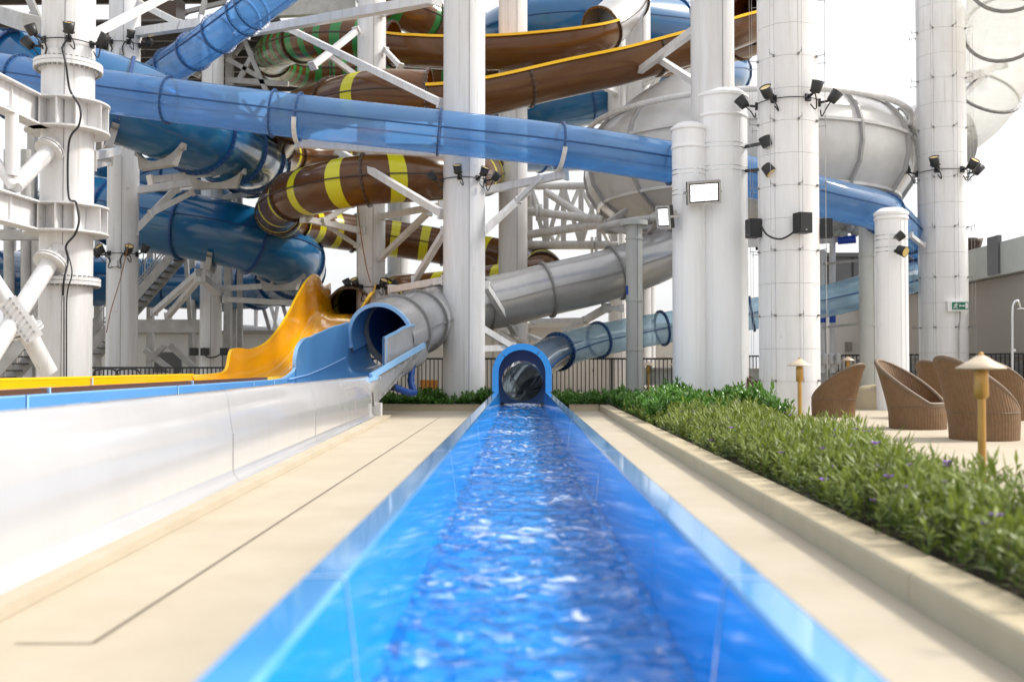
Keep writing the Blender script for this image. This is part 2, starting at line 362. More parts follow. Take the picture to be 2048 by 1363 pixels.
def u_trough(stations, rb=.30, lip=.07, th=.05):
    """open channel through stations (centre x, y, floor z, half width, left wall, right wall): inner skin 0, outer skin 1, lips 2"""
    mb = MB(); rows = []; n = len(stations)
    for q, (x, y, z, wd, hl, hr) in enumerate(stations):
        a, b = stations[max(q-1, 0)], stations[min(q+1, n-1)]
        d = Vector((b[0]-a[0], b[1]-a[1], 0)).normalized(); sx = Vector((d.y, -d.x, 0)); c = Vector((x, y, z))
        def prof(wd, zb, rb, hl, hr):
            pr = [(-wd, hl), (-wd, hl*.66+rb*.34), (-wd, hl*.33+rb*.67)] if hl > rb else [(-wd, hl)]*3
            for k in range(7):
                t = math.pi/2*k/6; pr.append((-wd+rb*(1-math.cos(t)), zb+rb*(1-math.sin(t))*(1 if hl > rb else hl/rb)))
            for k in range(6, -1, -1):
                t = math.pi/2*k/6; pr.append((wd-rb*(1-math.cos(t)), zb+rb*(1-math.sin(t))*(1 if hr > rb else hr/rb)))
            pr += [(wd, hr*.33+rb*.67), (wd, hr*.66+rb*.34), (wd, hr)] if hr > rb else [(wd, hr)]*3
            return [c+sx*u+Vector((0, 0, v)) for u, v in pr]
        inn = prof(wd, 0, rb, hl, hr); out = prof(wd+th, -th, rb+th, hl-.03, hr-.03)
        L_ = [inn[0], inn[0]+Vector((0, 0, .012)), c+sx*(-wd-lip)+Vector((0, 0, hl+.012)), c+sx*(-wd-lip)+Vector((0, 0, hl-.05))]
        Rr = [inn[-1], inn[-1]+Vector((0, 0, .012)), c+sx*(wd+lip)+Vector((0, 0, hr+.012)), c+sx*(wd+lip)+Vector((0, 0, hr-.05))]
        rows.append((inn, out, L_, Rr))
    for part, mi, flat in ((0, 0, 0), (1, 1, 0), (2, 2, 1), (3, 2, 1)):
        k = len(rows[0][part]); vs = [v for r in rows for v in r[part]]
        mb.add(vs, [(q*k+j, q*k+j+1, (q+1)*k+j+1, (q+1)*k+j) for q in range(n-1) for j in range(k-1)], mi, not flat)
    return mb
def smooth_stations(st, m=6):
    a = np.array(st, float); out = []
    p = np.vstack([a[:1]*2-a[1:2], a, a[-1:]*2-a[-2:-1]])
    for i in range(1, len(p)-2):
        A, B, C, D = p[i-1:i+3]
        for k in range(m):
            t = k/m; out.append(.5*((2*B)+(C-A)*t+(2*A-5*B+4*C-D)*t*t+(3*B-A-3*C+D)*t**3))
    out.append(a[-1]); return [tuple(float(v) for v in r) for r in out]

# ------------------------------------------------------------------ setting: ground, deck, planter beds
KX = 1.60
mb = MB(); mb.add([(-400, -60, -.02), (400, -60, -.02), (400, 900, -.02), (-400, 900, -.02)], [(0, 1, 2, 3)], 0, False)
tag(mb.build('ground', M['deck']), kind='structure')
mb = MB(); mb.add([(-9, -3, 0), (40, -3, 0), (40, 60, 0), (-9, 60, 0)], [(0, 1, 2, 3)], 0, False)
deck = tag(mb.build('deck', M['deck']), kind='structure')
gpts = [P(30, 1287, 0), P(185, 1287, 0)]
def onfloor(px, py, z=0):
    d = ROT @ Vector(((px-1024)/FPX, (681.5-py)/FPX, -1)); return CAM+d*((z-CAM.z)/d.z)
for a, b, wd in (((30, 1287), (185, 1287), .010), ((187, 1286), (880, 834), .014), ((800, 836), (882, 834), .012)):
    A, B = onfloor(*a), onfloor(*b); A.z = B.z = .004
    d = (B-A).normalized(); s_ = Vector((-d.y, d.x, 0))*wd/2
    MB().add([A-s_, B-s_, B+s_, A+s_], [(0, 1, 2, 3)], 0, False).build('joint', M['groove'], deck)
# kerbs
def kerb(name, label, A, B, wd, h, chunk=2.4):
    A, B = Vector(A), Vector(B); t = thing(name, label, 'kerb', A); L = (B-A).length; d = (B-A)/L; n = max(1, int(L/chunk)); sx = Vector((d.y, -d.x, 0))
    for k in range(n):
        a, b = A+d*(L*k/n+.003), A+d*(L*(k+1)/n-.003); vs = []
        for p in (a, b):
            for u, v in ((0, 0), (0, h-.025), (.008, h-.007), (.025, h), (wd, h), (wd, 0)): vs.append(p+sx*u+Vector((0, 0, v)))
        fs = [(e, e+1, e+7, e+6) for e in range(5)]+[(0, 1, 2, 3, 4, 5), (11, 10, 9, 8, 7, 6)]
        MB().add(vs, fs, 0, False).build('kerb_stone', M['kerb'], t)
    return t
kerb('planter_kerb', 'long beige kerb edging the planted bed right of the blue flume', (KX, -1, 0), (KX-.02, 22.6, 0), .23, .14)
kerb('planter_kerb', 'low beige kerb across the back in front of the fence, left of the tube exit', (-3.6, 22.6, 0), (-.9, 22.6, 0), -.23, .14)
kerb('planter_kerb', 'short beige kerb across the back, right of the tube exit', (.9, 22.6, 0), (KX-.03, 22.6, 0), -.23, .14)
def bed(name, quads, z=.1):
    mb = MB()
    for q in quads: mb.add([(x, y, z) for x, y in q], [(0, 1, 2, 3)], 0, False)
    tag(mb.build(name, M['soil']), kind='structure')
def xb(Y): return 2.62+.10*(Y-5.3) if Y > 5.3 else 2.62
bed('planting_bed', [((KX+.22, -1), (2.9, -1), (xb(12)+.1, 12), (KX+.22, 12)), ((KX+.2, 12), (xb(12)+.1, 12), (xb(22), 22.85), (KX+.2, 22.85)), ((-3.6, 22.84), (5.5, 22.84), (5.5, 26.6), (-3.6, 26.6))])
mb = MB()
mb.bar((-2.06-.0483*(-.31), 4.0-4, .03), (-2.86, 19.6, .03), .26, .055)
tag(mb.build('plinth_step', M['deck']), kind='structure')

# ------------------------------------------------------------------ central blue flume and its translucent tube
fl = thing('body_slide', 'long translucent blue tube slide ending in the bright blue water flume in the foreground', 'water slide', (0.02, 1, 0))
FZ, YEND = .46, 21.5
def fx(y): return .036-.0092*y
FX = fx(21.5)
joints = [-1.3, 2.56, 6.4, 10.25, 14.1, 17.9, YEND]
prof = [(-.60, .10), (-.60, .455), (-.59, .46), (-.495, .462), (-.485, .452), (-.463, .28), (-.447, .14), (-.42, .10), (-.25, .085), (0, .08)]
prof = prof+[(-x, z) for x, z in prof[-2::-1]]
for a, b in zip(joints, joints[1:]):
    mb = MB(); k = len(prof)
    vs = [(fx(y)+x, y, z) for y in (a+.004, b-.004) for x, z in prof]
    mb.add(vs, [(j, j+1, k+j+1, k+j) for j in range(k-1)], [1 if (j < 4 or j > k-6) else 0 for j in range(k-1)], False)
    o = mb.build('flume_section', [M['flume'], M['flume_rim']], fl)
    jm = MB(); kk = prof[1:-1]
    vs = [(fx(y)+x*.996, y, z+.0035) for y in (b-.006, b+.006) for x, z in kk]
    jm.add(vs, [(j, j+1, len(kk)+j+1, len(kk)+j) for j in range(len(kk)-1)], 0, False)
    if b < YEND: jm.build('joint_seal', M['joint'], o)
# hood at the tube exit
HC, HY = .86, YEND-.1
def arch_seg(a0, a1, legs=0):
    mb = MB(); n = 10; vs = []
    for y in (HY, HY+.9):
        for r in (.505, .64):
            for j in range(n+1):
                a = a0+(a1-a0)*j/n; vs.append((FX+r*math.sin(a), y, HC+r*math.cos(a)))
    k = n+1
    fs = []
    for j in range(n):
        fs += [(j, j+1, k+j+1, k+j), (2*k+j, 3*k+j, 3*k+j+1, 2*k+j+1), (k+j, k+j+1, 3*k+j+1, 3*k+j), (j, 2*k+j, 2*k+j+1, j+1)]
    fs += [(0, k, 3*k, 2*k), (n, 2*k+n, 3*k+n, k+n)]
    return mb.add(vs, fs, 0, False)
for a0, a1 in ((-90, -47), (-45.5, 38), (39.5, 90)):
    arch_seg(R_(a0), R_(a1)).build('hood_segment', M['flume'], fl)
for sg in (-1, 1):
    mb = MB(); mb.box((FX+sg*.5725, HY+.45, .66), (.135, .9, .396)); mb.build('hood_leg', M['flume'], fl)
mb = MB()   # back wall of the hood round the tube
n = 36
vs = []
for r, cz in ((.57, .82), (.455, .68)):
    for j in range(n):
        a = 2*math.pi*j/n; u, v = math.sin(a), math.cos(a)
        vs.append((FX+r*u, HY+.86, max(.2, cz+r*v)) if r < .5 else (FX+max(-1, min(1, 1.5*u))*.58 if v < 0 else FX+.58*u, HY+.86, HC+(v*.58 if v > 0 else v*.77)))
mb.add(vs, [(j, (j+1) % n, n+(j+1) % n, n+j) for j in range(n)], 0, False); mb.build('hood_back', M['blue_dk'], fl)
pa = [P(1045, 768, HY+.8), P(1047, 764, 22.9), P(1058, 744, 23.9), P(1082, 719, 25.0), P(1118, 702, 26.0), P(1190, 681, 27.2), P(1330, 655, 28.4), P(1500, 628, 28.4), P(1650, 602, 27.6), P(1750, 576, 27.6),
      P(1835, 551, 29.9), P(1862, 523, 30.6), P(1852, 495, 30.2), P(1814, 468, 28.6), P(1786, 442, 26.6), P(1752, 421, 25.2), P(1640, 393, 24.2), P(1500, 354, 24.0), P(1345, 325, 23.7), P(1120, 291, 23.0), P(900, 266, 22.6),
      P(600, 233, 22.5), P(350, 202, 22.4), P(180, 178, 22.6), P(0, 148, 23.2), P(-200, 112, 25)]
bp_ = Path(pa, .2)
def dist_at(path, px, py, Y): return path.nearest(P(px, py, Y))*path.step
marks = [(1062, 740, 24), (1125, 701, 26), (1195, 680, 27.3), (1330, 655, 28.4), (1500, 628, 28.4), (1752, 576, 27.6), (1835, 551, 29.9)]
dm = dist_at(bp_, 1862, 520, 30.6)
tube_run(fl, bp_, .45, 0, dist_at(bp_, 1125, 701, 26), 4, M['smoke'], M['blue_ring'], at=[dist_at(bp_, 1062, 740, 24)], ends=False)
tube_run(fl, bp_, .45, dist_at(bp_, 1125, 701, 26), dm, 4, M['clear_pale'], M['blue_ring'], at=[dist_at(bp_, *q) for q in marks[2:]])
marks = [(1818, 471, 28.8), (1764, 427, 25.6), (1560, 369, 24.1), (1345, 325, 23.7), (1118, 291, 23), (878, 263, 22.6), (600, 233, 22.5), (553, 228, 22.5), (340, 201, 22.4), (40, 155, 23)]
tube_run(fl, bp_, .495, dm, bp_.len, 4, M['clear_blue'], M['blue_ring'], at=[dist_at(bp_, *q) for q in marks], ends=False, wd=.035, out=.06)
# water film inside the tube, lower part
mb = section(bp_, bp_.idx(dm), bp_.idx(dist_at(bp_, 1000, 277, 22.8)), .455, 8, -.75, .75); mb.build('water_film', M['clear_pale'], fl)
# water
nx, ny = 34, 900
ys = np.concatenate([np.linspace(-1, 8, 560), np.linspace(8.03, HY+.9, 420)]); xs = np.linspace(-.447, .447, nx); rs = np.random.RandomState(3)
X, Y = np.meshgrid(xs, ys); Z = np.full_like(X, .145)
def wav(X, Y, kx, ky, a, ph): return a*np.sin(kx*X+ky*Y+ph)
for i in range(46):
    k = rs.uniform(9, 75); th = rs.normal(math.pi/2, .75); a = .0029*(14/k)**.7
    Z += wav(X+.03*np.sin(3*Y), Y, k*math.cos(th), k*math.sin(th)*.8, a, rs.uniform(0, 6.28))
env = .7+.9*np.exp(-((Y-20.8)/1.3)**2)+.25*np.exp(-((Y-9)/6)**2)
Z = .145+(Z-.145)*env+.03*np.exp(-((Y-21.2)/.7)**2)*np.exp(-(X/.25)**2)
vs = np.stack([X+.036-.0092*Y, Y, Z], -1).reshape(-1, 3); ny = len(ys)
idx = np.arange(ny*nx).reshape(ny, nx); fs = np.stack([idx[:-1, :-1], idx[:-1, 1:], idx[1:, 1:], idx[1:, :-1]], -1).reshape(-1, 4)
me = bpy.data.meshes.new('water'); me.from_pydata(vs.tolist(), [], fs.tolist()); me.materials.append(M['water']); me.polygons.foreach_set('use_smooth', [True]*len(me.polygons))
wa = bpy.data.objects.new('water', me); COL.objects.link(wa); tag(wa, kind='structure')
mb = MB()
for i in range(420):
    y = HY+.75-abs(rs.normal(0, .7)); x = rs.normal(0, .17); r = rs.uniform(.004, .016)
    if abs(x) > .4: continue
    z = .155+.03*math.exp(-((y-21.2)/.7)**2)*math.exp(-(x/.25)**2)+rs.uniform(0, .03)
    mb.lathe([(.001, -r*.5), (r, -r*.1), (r*.8, r*.35), (.001, r*.5)], (fx(y)+x, y, z), n=6, sx=1.6)
o = mb.build('splash_foam', M['foam']); tag(o, 'white splash foam where the water leaves the blue tube', 'foam', kind='stuff')

# ------------------------------------------------------------------ light blue runout lane with silver tube, and the yellow/brown lane
def xr(Y): return -2.29-.0483*(Y-4.31)
sv = thing('tube_slide', 'silver tube slide emptying through a light blue scoop into the lane at left', 'water slide', (-3, 10, 0))
st = [(xr(y)-.87, y, .36, .72, .40, .36) for y in (0, 4, 8, 12, 16, 17.6)]
st = st+[(-3.80, 18.6, .37, .74, .44, .38), (-3.74, 18.95, .39, .75, .66, .40), (-3.73, 19.25, .41, .75, .98, .40), (-3.70, 19.6, .43, .75, 1.12, .40), (-3.66, 19.85, .46, .75, 1.13, .40)]
st2 = [(-3.66, 19.86, .46, .75, 1.13, 1.12), (-3.58, 20.3, .53, .75, 1.17, 1.12), (-3.43, 20.8, .65, .74, 1.2, 1.10), (-3.24, 21.25, .80, .73, 1.15, 1.08), (-3.18, 21.6, .90, .72, 1.0, 1.0), (-3.06, 21.95, .97, .71, .8, .8), (-2.95, 22.25, 1.03, .70, .7, .7)]
ss = smooth_stations(st[5:], 4)
cuts = [0, 4, 8, 12, 16]
for a, b in zip(cuts, cuts[1:]+[17.6]):
    q = [(xr(y)-.87, y, .36, .72, .40, .36) for y in (a+.01, b-.01)]
    o = u_trough(q).build('lane_section', [M['lblue'], M['gel'], M['lblue_rim']], sv)
    mb = MB(); y = b; mb.box((xr(y)-.87-.745, y, .56), (.05, .025, .405)); mb.build('joint_seal', M['joint'], o)
u_trough(ss).build('scoop', [M['lblue'], M['gel'], M['lblue_rim']], sv)
u_trough(smooth_stations(st2, 5), lip=.05).build('scoop_throat', [M['lblue'], M['silver'], M['lblue_rim']], sv)
mb = MB(); x, y, z, wd, hl, hr = st2[0]; mb.box((x+wd+.02, y-.02, z+.40+.36), (.09, .05, .74)); mb.build('throat_edge', M['lblue_rim'], sv)
mb = MB(); mb.bar(P(742, 752, 18.9), P(848, 690, 21.3), .07, .10); mb.build('throat_rail', M['lblue_rim'], sv)
mb = MB()   # sloping riveted underside of the throat
q = [P(745, 758, 18.9), P(846, 697, 21.3), P(820, 735, 21.3), P(748, 812, 19.0)]
back = [v+Vector((-.05, .02, 0)) for v in q]
mb.add(q+back, [(0, 1, 2, 3), (7, 6, 5, 4), (0, 4, 5, 1), (1, 5, 6, 2), (2, 6, 7, 3), (3, 7, 4, 0)], 0, False)
for k in range(9):
    for t_ in (.12, .88):
        v = q[0].lerp(q[1], k/8).lerp(q[3].lerp(q[2], k/8), t_); mb.bar(v, v+Vector((.02, -.012, 0)), .03, .03, 1)
mb.build('throat_underside', [M['silver'], M['core']], sv)
jl = [Vector((q[0]-q[3]+.03, q[1], q[2]+.40)) for q in smooth_stations(st[6:]+st2[1:4], 4)]
mb = MB(); mb.tube(jl, .012, 6); mb.build('joint_seal', M['joint'], sv)
mb = MB()   # rivet rows on the throat's outer wall
for k in range(5):
    for j in range(6):
        Yk = 20.05+k*.33; xx = np.interp(Yk, [s_[1] for s_ in st2], [s_[0]+s_[3] for s_ in st2])+.055; zz = np.interp(Yk, [s_[1] for s_ in st2], [s_[2] for s_ in st2])+.38+j*.13
        mb.box((xx, Yk, zz), (.02, .025, .025))
mb.build('rivet_row', M['core'], sv)
mb = MB(); mb.box((PX(755, 19.2), 19.2, .15), (.16, .25, .3)); mb.build('support_foot', M['white'], sv)
sp_pts = [P(762, 678, 21.35), P(790, 664, 22.0), P(835, 644, 23.2), P(880, 628, 24.6), P(930, 614, 25.6), P(1000, 602, 26.1), P(1090, 580, 26.5), P(1210, 552, 26.9), P(1310, 516, 27.3), P(1390, 470, 28.2), P(1450, 430, 29.5)]
spa = Path(sp_pts, .2)
i0 = spa.idx(.75)
mbh = section(spa, 0, i0, .73, 26, R_(75), R_(290), thick=.05)
mbh.build('hood', [M['lblue'], M['silver']], sv)
edge = MB(); vs = []
for o_ in (-.03, .03):
    for r in (.72, .80):
        for j in range(27): vs.append(spa.pt(0, R_(112)+R_(172)*j/26, r)+spa.T[0]*o_)
edge.add(vs, [f for j in range(26) for f in ((j, j+1, 28+j, 27+j), (54+j, 81+j, 82+j, 55+j), (27+j, 28+j, 82+j, 81+j), (j, 54+j, 55+j, j+1))], 0, False)
edge.build('hood_edge', M['lblue_rim'], sv)
marks = [(835, 644, 23.2), (885, 627, 24.7), (972, 606, 26), (1092, 580, 26.5), (1225, 548, 27), (1345, 498, 27.6)]
tube_run(sv, spa, .70, .7, spa.len, 3, M['silver'], M['silver_rib'], at=[dist_at(spa, *q) for q in marks], ends=False, bolts=40)
section(spa, i0, spa.idx(6), .685, 26).build('tube_liner', M['blue_dk'], sv)
flange(spa, i0, .70, .14, .07, 40).build('flange_ring', [M['silver_rib'], M['bolt']], sv)
# white gelcoat skirt of the lane, panel by panel
for a, b in zip([0, 4.1, 8.2, 12.3, 16.2], [4.1, 8.2, 12.3, 16.2, 18.62]):
    mb = MB(); vs = []
    pr = [(.06, .02), (.06, .06), (.035, .085), (.005, .12), (0, .16), (-.003, .44), (-.012, .50), (-.055, .765), (-.075, .795), (-.12, .80), (-.14, .77)]
    for y in (a+.004, b-.004):
        for dx, z in pr: vs.append((xr(y)+dx+.03, y, z*(1+(y-4)*.0022)))
    k = len(pr); mb.add(vs, [(j, j+1, k+j+1, k+j) for j in range(k-1)], 0, True)
    if b > 18: mb.add([vs[k+j] for j in range(k)]+[(vs[2*k-1][0], b, .02)], [tuple(range(k, -1, -1))], 0, False)
    o = mb.build('skirt_panel', M['gel'], sv)
    jb = MB()
    for dx, z in ((.003, .30), (-.02, .63)): jb.bar((xr(b)+dx+.029, b, z-.16), (xr(b)+dx+.029-(.05 if z > .5 else 0), b, z+.15), .006, .008, up=(0, 1, 0))
    jb.build('panel_joint', M['silver'], o)
    bb = MB(); yy = a+.2
    while yy < b: bb.box((xr(yy)+.092, yy, .042), (.012, .03, .03)); yy += .4
    bb.build('bolt_row', M['bolt'], o)
mb = MB(); mb.box((xr(1)-.76, .0, .3), (1.4, .04, .5)); mb.build('lane_end', M['lblue'], sv)
# water hose under the throat
ho = thing('water_hose', 'blue ribbed hose bent under the silver throat of the light blue scoop', 'hose', P(800, 780, 21))
hp, _ = spline([P(832, 700, 21.6), P(824, 735, 21.5), P(822, 765, 21.4), P(828, 784, 21.3), P(812, 783, 21.1), P(785, 772, 20.8)], .04)
mb = MB(); mb.tube(hp, [.075+.006*math.sin(i*1.6) for i in range(len(hp))], 12); mb.build('hose', M['hose'], ho)
mb = MB(); mb.cyl(P(785, 772, 20.8), P(776, 770, 20.7), .095, n=14); mb.build('coupling', M['plastic'], ho)

bs = thing('tube_slide', 'tall winding brown tube slide with yellow and green stripes ending in a yellow chute', 'water slide', (-5, 24, 0))
def xl(Y): return -4.86-.048*(Y-8)
for a, b in zip([0, 4.3, 8.6, 12.9], [4.3, 8.6, 12.9, 17.5]):
    q = [(xl(y), y, .46, .62, .39, .345) for y in (a+.012, b-.012)]
    o = u_trough(q).build('lane_section', [M['yellow'], M['brown'], M['brown']], bs)
    mb = MB()
    for y in (a+.01,):
        mb.box((xl(y)-.655, y, .80), (.10, .025, .12)); mb.box((xl(y)+.67, y, .77), (.09, .025, .10))
    mb.build('joint_seal', M['joint'], o)
    mb = MB(); mb.bar((xl(a)-.66, a+.012, .865), (xl(b)-.66, b-.012, .865), .09, .025); mb.build('rim', M['yrim'], o)
ys_ = [(xl(17.5), 17.5, .46, .62, .39, .345), (xl(19), 19, .46, .62, .40, .345), (xl(19.9), 19.9, .48, .63, .46, .34), (xl(20.25), 20.25, .50, .64, .80, .34), (-5.45, 20.7, .52, .64, .86, .34), (-5.42, 21.6, .58, .64, .80, .36),
       (-5.36, 22.6, .72, .64, .82, .38), (-5.30, 23.6, .95, .66, .95, .4), (-5.27, 24.6, 1.25, .68, 1.1, .42), (-5.27, 25.6, 1.62, .7, 1.22, .45), (-5.27, 26.6, 2.0, .7, 1.30, .5), (-5.28, 27.6, 2.3, .7, 1.26, .55), (-5.32, 28.4, 2.45, .7, 1.12, .6), (-5.4, 29.3, 2.55, .7, .85, .65), (-5.5, 30.3, 2.6, .7, .85, .7), (-5.6, 31.4, 2.62, .68, 1.0, 1.0)]
u_trough(smooth_stations(ys_, 5), rb=.4, lip=.06).build('chute', [M['yellow'], M['brown'], M['yrim']], bs)
mb = MB(); mb.box((-4.55, 21.2, .62), (.5, .9, .55)); mb.build('chute_box', M['brown_dk'], bs)
bpts = [P(1300, -110, 36), P(1264, -15, 34.5), P(1228, 40, 33), P(1165, 76, 32), P(1060, 91, 32), P(950, 95, 32.6), P(850, 92, 33.4), P(780, 87, 33.9), P(700, 77, 34), P(620, 80, 34.8), P(560, 97, 36.8), P(545, 120, 39.2), P(585, 138, 41),
        P(670, 144, 42), P(780, 142, 42.5), P(900, 150, 42.5), P(1050, 152, 42.5), P(1200, 142, 41.3), P(1350, 114, 39.3), P(1470, 84, 37), P(1545, 55, 35), P(1562, 36, 32.5), P(1500, 38, 30.3), P(1400, 72, 29.2), P(1250, 115, 28.5), P(1100, 148, 28), P(960, 180, 27.6), P(870, 192, 27.6),
        P(770, 190, 27.8), P(680, 203, 28.8), P(600, 228, 31), P(560, 266, 33.2), P(550, 298, 35.8), P(590, 314, 38.8), P(700, 320, 40.5), P(830, 322, 40.8), P(930, 327, 39.5), P(975, 337, 36.5), P(955, 350, 32), P(900, 352, 29.6), P(830, 354, 28.4), P(740, 359, 28), P(650, 374, 28.5), P(578, 398, 30.4), P(556, 424, 33), P(580, 443, 35.6),
        P(640, 456, 37.6), P(720, 468, 38.6), P(820, 482, 39), P(920, 499, 39), P(1010, 516, 38.5), P(1075, 532, 37), P(1085, 548, 35), P(1040, 562, 34.5), P(960, 574, 35), P(870, 583, 36), P(800, 590, 36), P(745, 600, 34.6), P(708, 614, 32.4), P(700, 622, 31.2)]
brp = Path(bpts, .12)
def bd(px, py, Y): return dist_at(brp, px, py, Y)
dA, dB, dC, dD = bd(1205, 56, 32.4), bd(782, 87, 33.9), bd(1500, 38, 30.3), bd(862, 192, 27.6)
RB = .71
def stripes(mi, period, wd, off=0): return lambda i: mi if ((i*brp.step+off) % period) < wd else 0
tube_run(bs, brp, RB, 0, dA, 3.5, [M['silver'], M['ystripe']], M['brown_dk'], n=28)
trough_run(bs, brp, RB, dA, dB, 4.2, R_(100), M['yellow'], M['brown'], M['yrim'], M['brown_dk'])
tube_run(bs, brp, RB, dB, bd(900, 150, 42.5), 4.0, [M['brown'], M['gstripe']], M['brown_dk'], mfn=stripes(1, .64, .27), n=30)
tube_run(bs, brp, RB, bd(900, 150, 42.5), dC, 4.5, [M['brown']], M['brown_dk'], n=24)
trough_run(bs, brp, RB, dC, dD, 3.9, R_(97), M['yellow'], M['brown'], M['yrim'], M['brown_dk'])
dE = bd(975, 337, 36.5); dF = bd(580, 443, 35.6); dG = bd(1085, 548, 35)
tube_run(bs, brp, RB, dD, dE, 3.4, [M['brown'], M['ystripe']], M['brown_dk'], mfn=stripes(1, 3.6, .34, .6), n=30)
tube_run(bs, brp, RB, dE, dF, 3.4, [M['brown'], M['ystripe']], M['brown_dk'], mfn=stripes(1, 1.45, .27, .3), n=30)
tube_run(bs, brp, RB, dF, dG, 3.6, [M['brown'], M['ystripe']], M['brown_dk'], mfn=stripes(1, 1.25, .42, .5), n=30)
tube_run(bs, brp, RB, dG, brp.len, 3.4, [M['brown'], M['ystripe']], M['brown_dk'], mfn=stripes(1, 2.6, .5), n=28)
g2 = thing('tube_slide', 'short brown tube with green bands slanting behind the middle white column at the top', 'water slide', P(830, 25, 36))
gp = Path([P(730, -40, 35), P(790, 8, 36), P(850, 38, 36.5), P(915, 75, 38), P(960, 120, 41)], .22)
tube_run(g2, gp, .75, 0, gp.len, 3, [M['brown'], M['gstripe']], M['brown_dk'], mfn=lambda i: 1 if ((i*gp.step) % 1.25) < .42 else 0)

# ------------------------------------------------------------------ opaque blue slides
bl = thing('tube_slide', 'wide opaque blue tube slide coiling round the columns at left', 'water slide', (-10, 32, 0))
lp = Path([P(-260, 118, 27), P(-60, 135, 26), P(90, 162, 25.6), P(210, 192, 25.8), P(330, 236, 26.8), P(425, 280, 29.2), P(495, 312, 33), P(510, 328, 37), P(450, 345, 40), P(310, 368, 41.5), P(190, 388, 40), P(140, 402, 37.5), P(170, 412, 35.6), P(240, 426, 34.8),
           P(330, 444, 34.4), P(430, 462, 34.4), P(520, 486, 35), P(580, 513, 36.8), P(588, 542, 40), P(540, 562, 43.5), P(430, 570, 45.5), P(300, 566, 46), P(120, 560, 44), P(30, 558, 40), P(-120, 560, 36), P(-220, 570, 34)], .3)
tube_run(bl, lp, 1.14, 0, lp.len, 2.6, M['blue'], M['blue_dk'], n=36, bolts=44, out=.09, wd=.07, seams=(math.pi/2+.25, -math.pi/2-.25))
for q in ((250, 215, 25.8), (330, 243, 26.8), (430, 283, 29.5), (430, 462, 34.4), (555, 500, 36)):
    i = lp.nearest(P(*q)); mb = MB(); vs = []
    c = lp.p[i]; x, u, t_ = lp.X[i], lp.U[i], lp.T[i]
    for o_ in (-.09, .09):
        for k in range(13): vs.append(lp.pt(i, R_(-48+96*k/12), 1.245)+t_*o_)
        for k in range(13): vs.append(c+x*(1.25*math.sin(R_(-48+96*k/12)))-u*(1.42 if 1 < k < 11 else 1.0)+t_*o_)
    fs = [(k, k+1, 14+k, 13+k) for k in range(12)]+[(26+k, 39+k, 40+k, 27+k) for k in range(12)]+[(13+k, 14+k, 40+k, 39+k) for k in range(12)]+[(k, 26+k, 27+k, k+1) for k in range(12)]
    mb.add(vs, fs, 0, False); mb.build('saddle', M['steel'], bl)
b2 = thing('tube_slide', 'large opaque blue tube slide looping high behind the brown flumes', 'water slide', P(1200, 700, 46))
rp = Path([P(1530, 60, 47), P(1430, 60, 45), P(1310, 48, 42.5), P(1200, 40, 41.2), P(1080, 48, 41), P(1000, 72, 43), P(965, 118, 47), P(1000, 165, 51.5), P(1150, 205, 54), P(1320, 200, 53.5), P(1430, 170, 50), P(1450, 145, 46), P(1390, 150, 43.5), P(1300, 168, 42), P(1200, 190, 41.2), P(1100, 212, 41.2), P(1000, 242, 42.8), P(955, 280, 47), P(1000, 300, 51.5), P(1160, 300, 54), P(1330, 290, 53)], .35)
tube_run(b2, rp, 1.12, 0, rp.len, 3.2, M['blue'], M['blue_dk'], n=32, bolts=30, out=.08, wd=.06)
tr = thing('tube_slide', 'steep translucent blue tube slide rising to the upper left corner', 'water slide', P(400, 600, 29))
tp = Path([P(285, 178, 31), P(335, 138, 30), P(400, 95, 28.6), P(470, 45, 27.4), P(540, -8, 26.4), P(640, -90, 25)], .2)
tube_run(tr, tp, .52, 0, tp.len, 2.2, M['clear_blue'], M['blue_ring'], at=[dist_at(tp, *q) for q in ((345, 130, 29.8), (385, 106, 28.9), (440, 68, 28), (492, 30, 27.1), (506, 18, 27))])
ct = thing('tube_slide', 'clear milky tube slide curving down past the right edge into the silver bowl', 'water slide', P(1960, 733, 30))
cp = Path([P(2050, -190, 21.5), P(2022, -60, 25), P(2010, 30, 27.4), P(1998, 115, 29.2), P(1968, 192, 30.4), P(1915, 245, 30.9), P(1860, 268, 30.9), P(1815, 282, 31)], .2, True)
tube_run(ct, cp, 1.0, 0, cp.len, 2.4, M['clear_white'], M['silver_rib'], at=[dist_at(cp, *q) for q in ((2022, -60, 25), (2006, 60, 28), (1976, 180, 30.3))], n=36, seams=(), bolts=30, wd=.07)
mb = MB(); mb.lathe([(1.0, 0), (1.02, .15), (.92, .8), (.86, 1.1), (1.0, 1.15), (1.0, 1.25), (.84, 1.3), (.8, 2.2)], (0, 0, 0), n=36); nq = Matrix.Rotation(R_(80), 3, 'Y'); mb.v = [tuple(nq @ Vector(v)+P(1790, 300, 31)) for v in mb.v]; mb.build('neck', M['silver'], ct)
mb = flange(cp, cp.idx(cp.len-.9), .80, .3, .08, 30); mb.build('flange_ring', [M['blue_ring'], M['bolt']], ct)

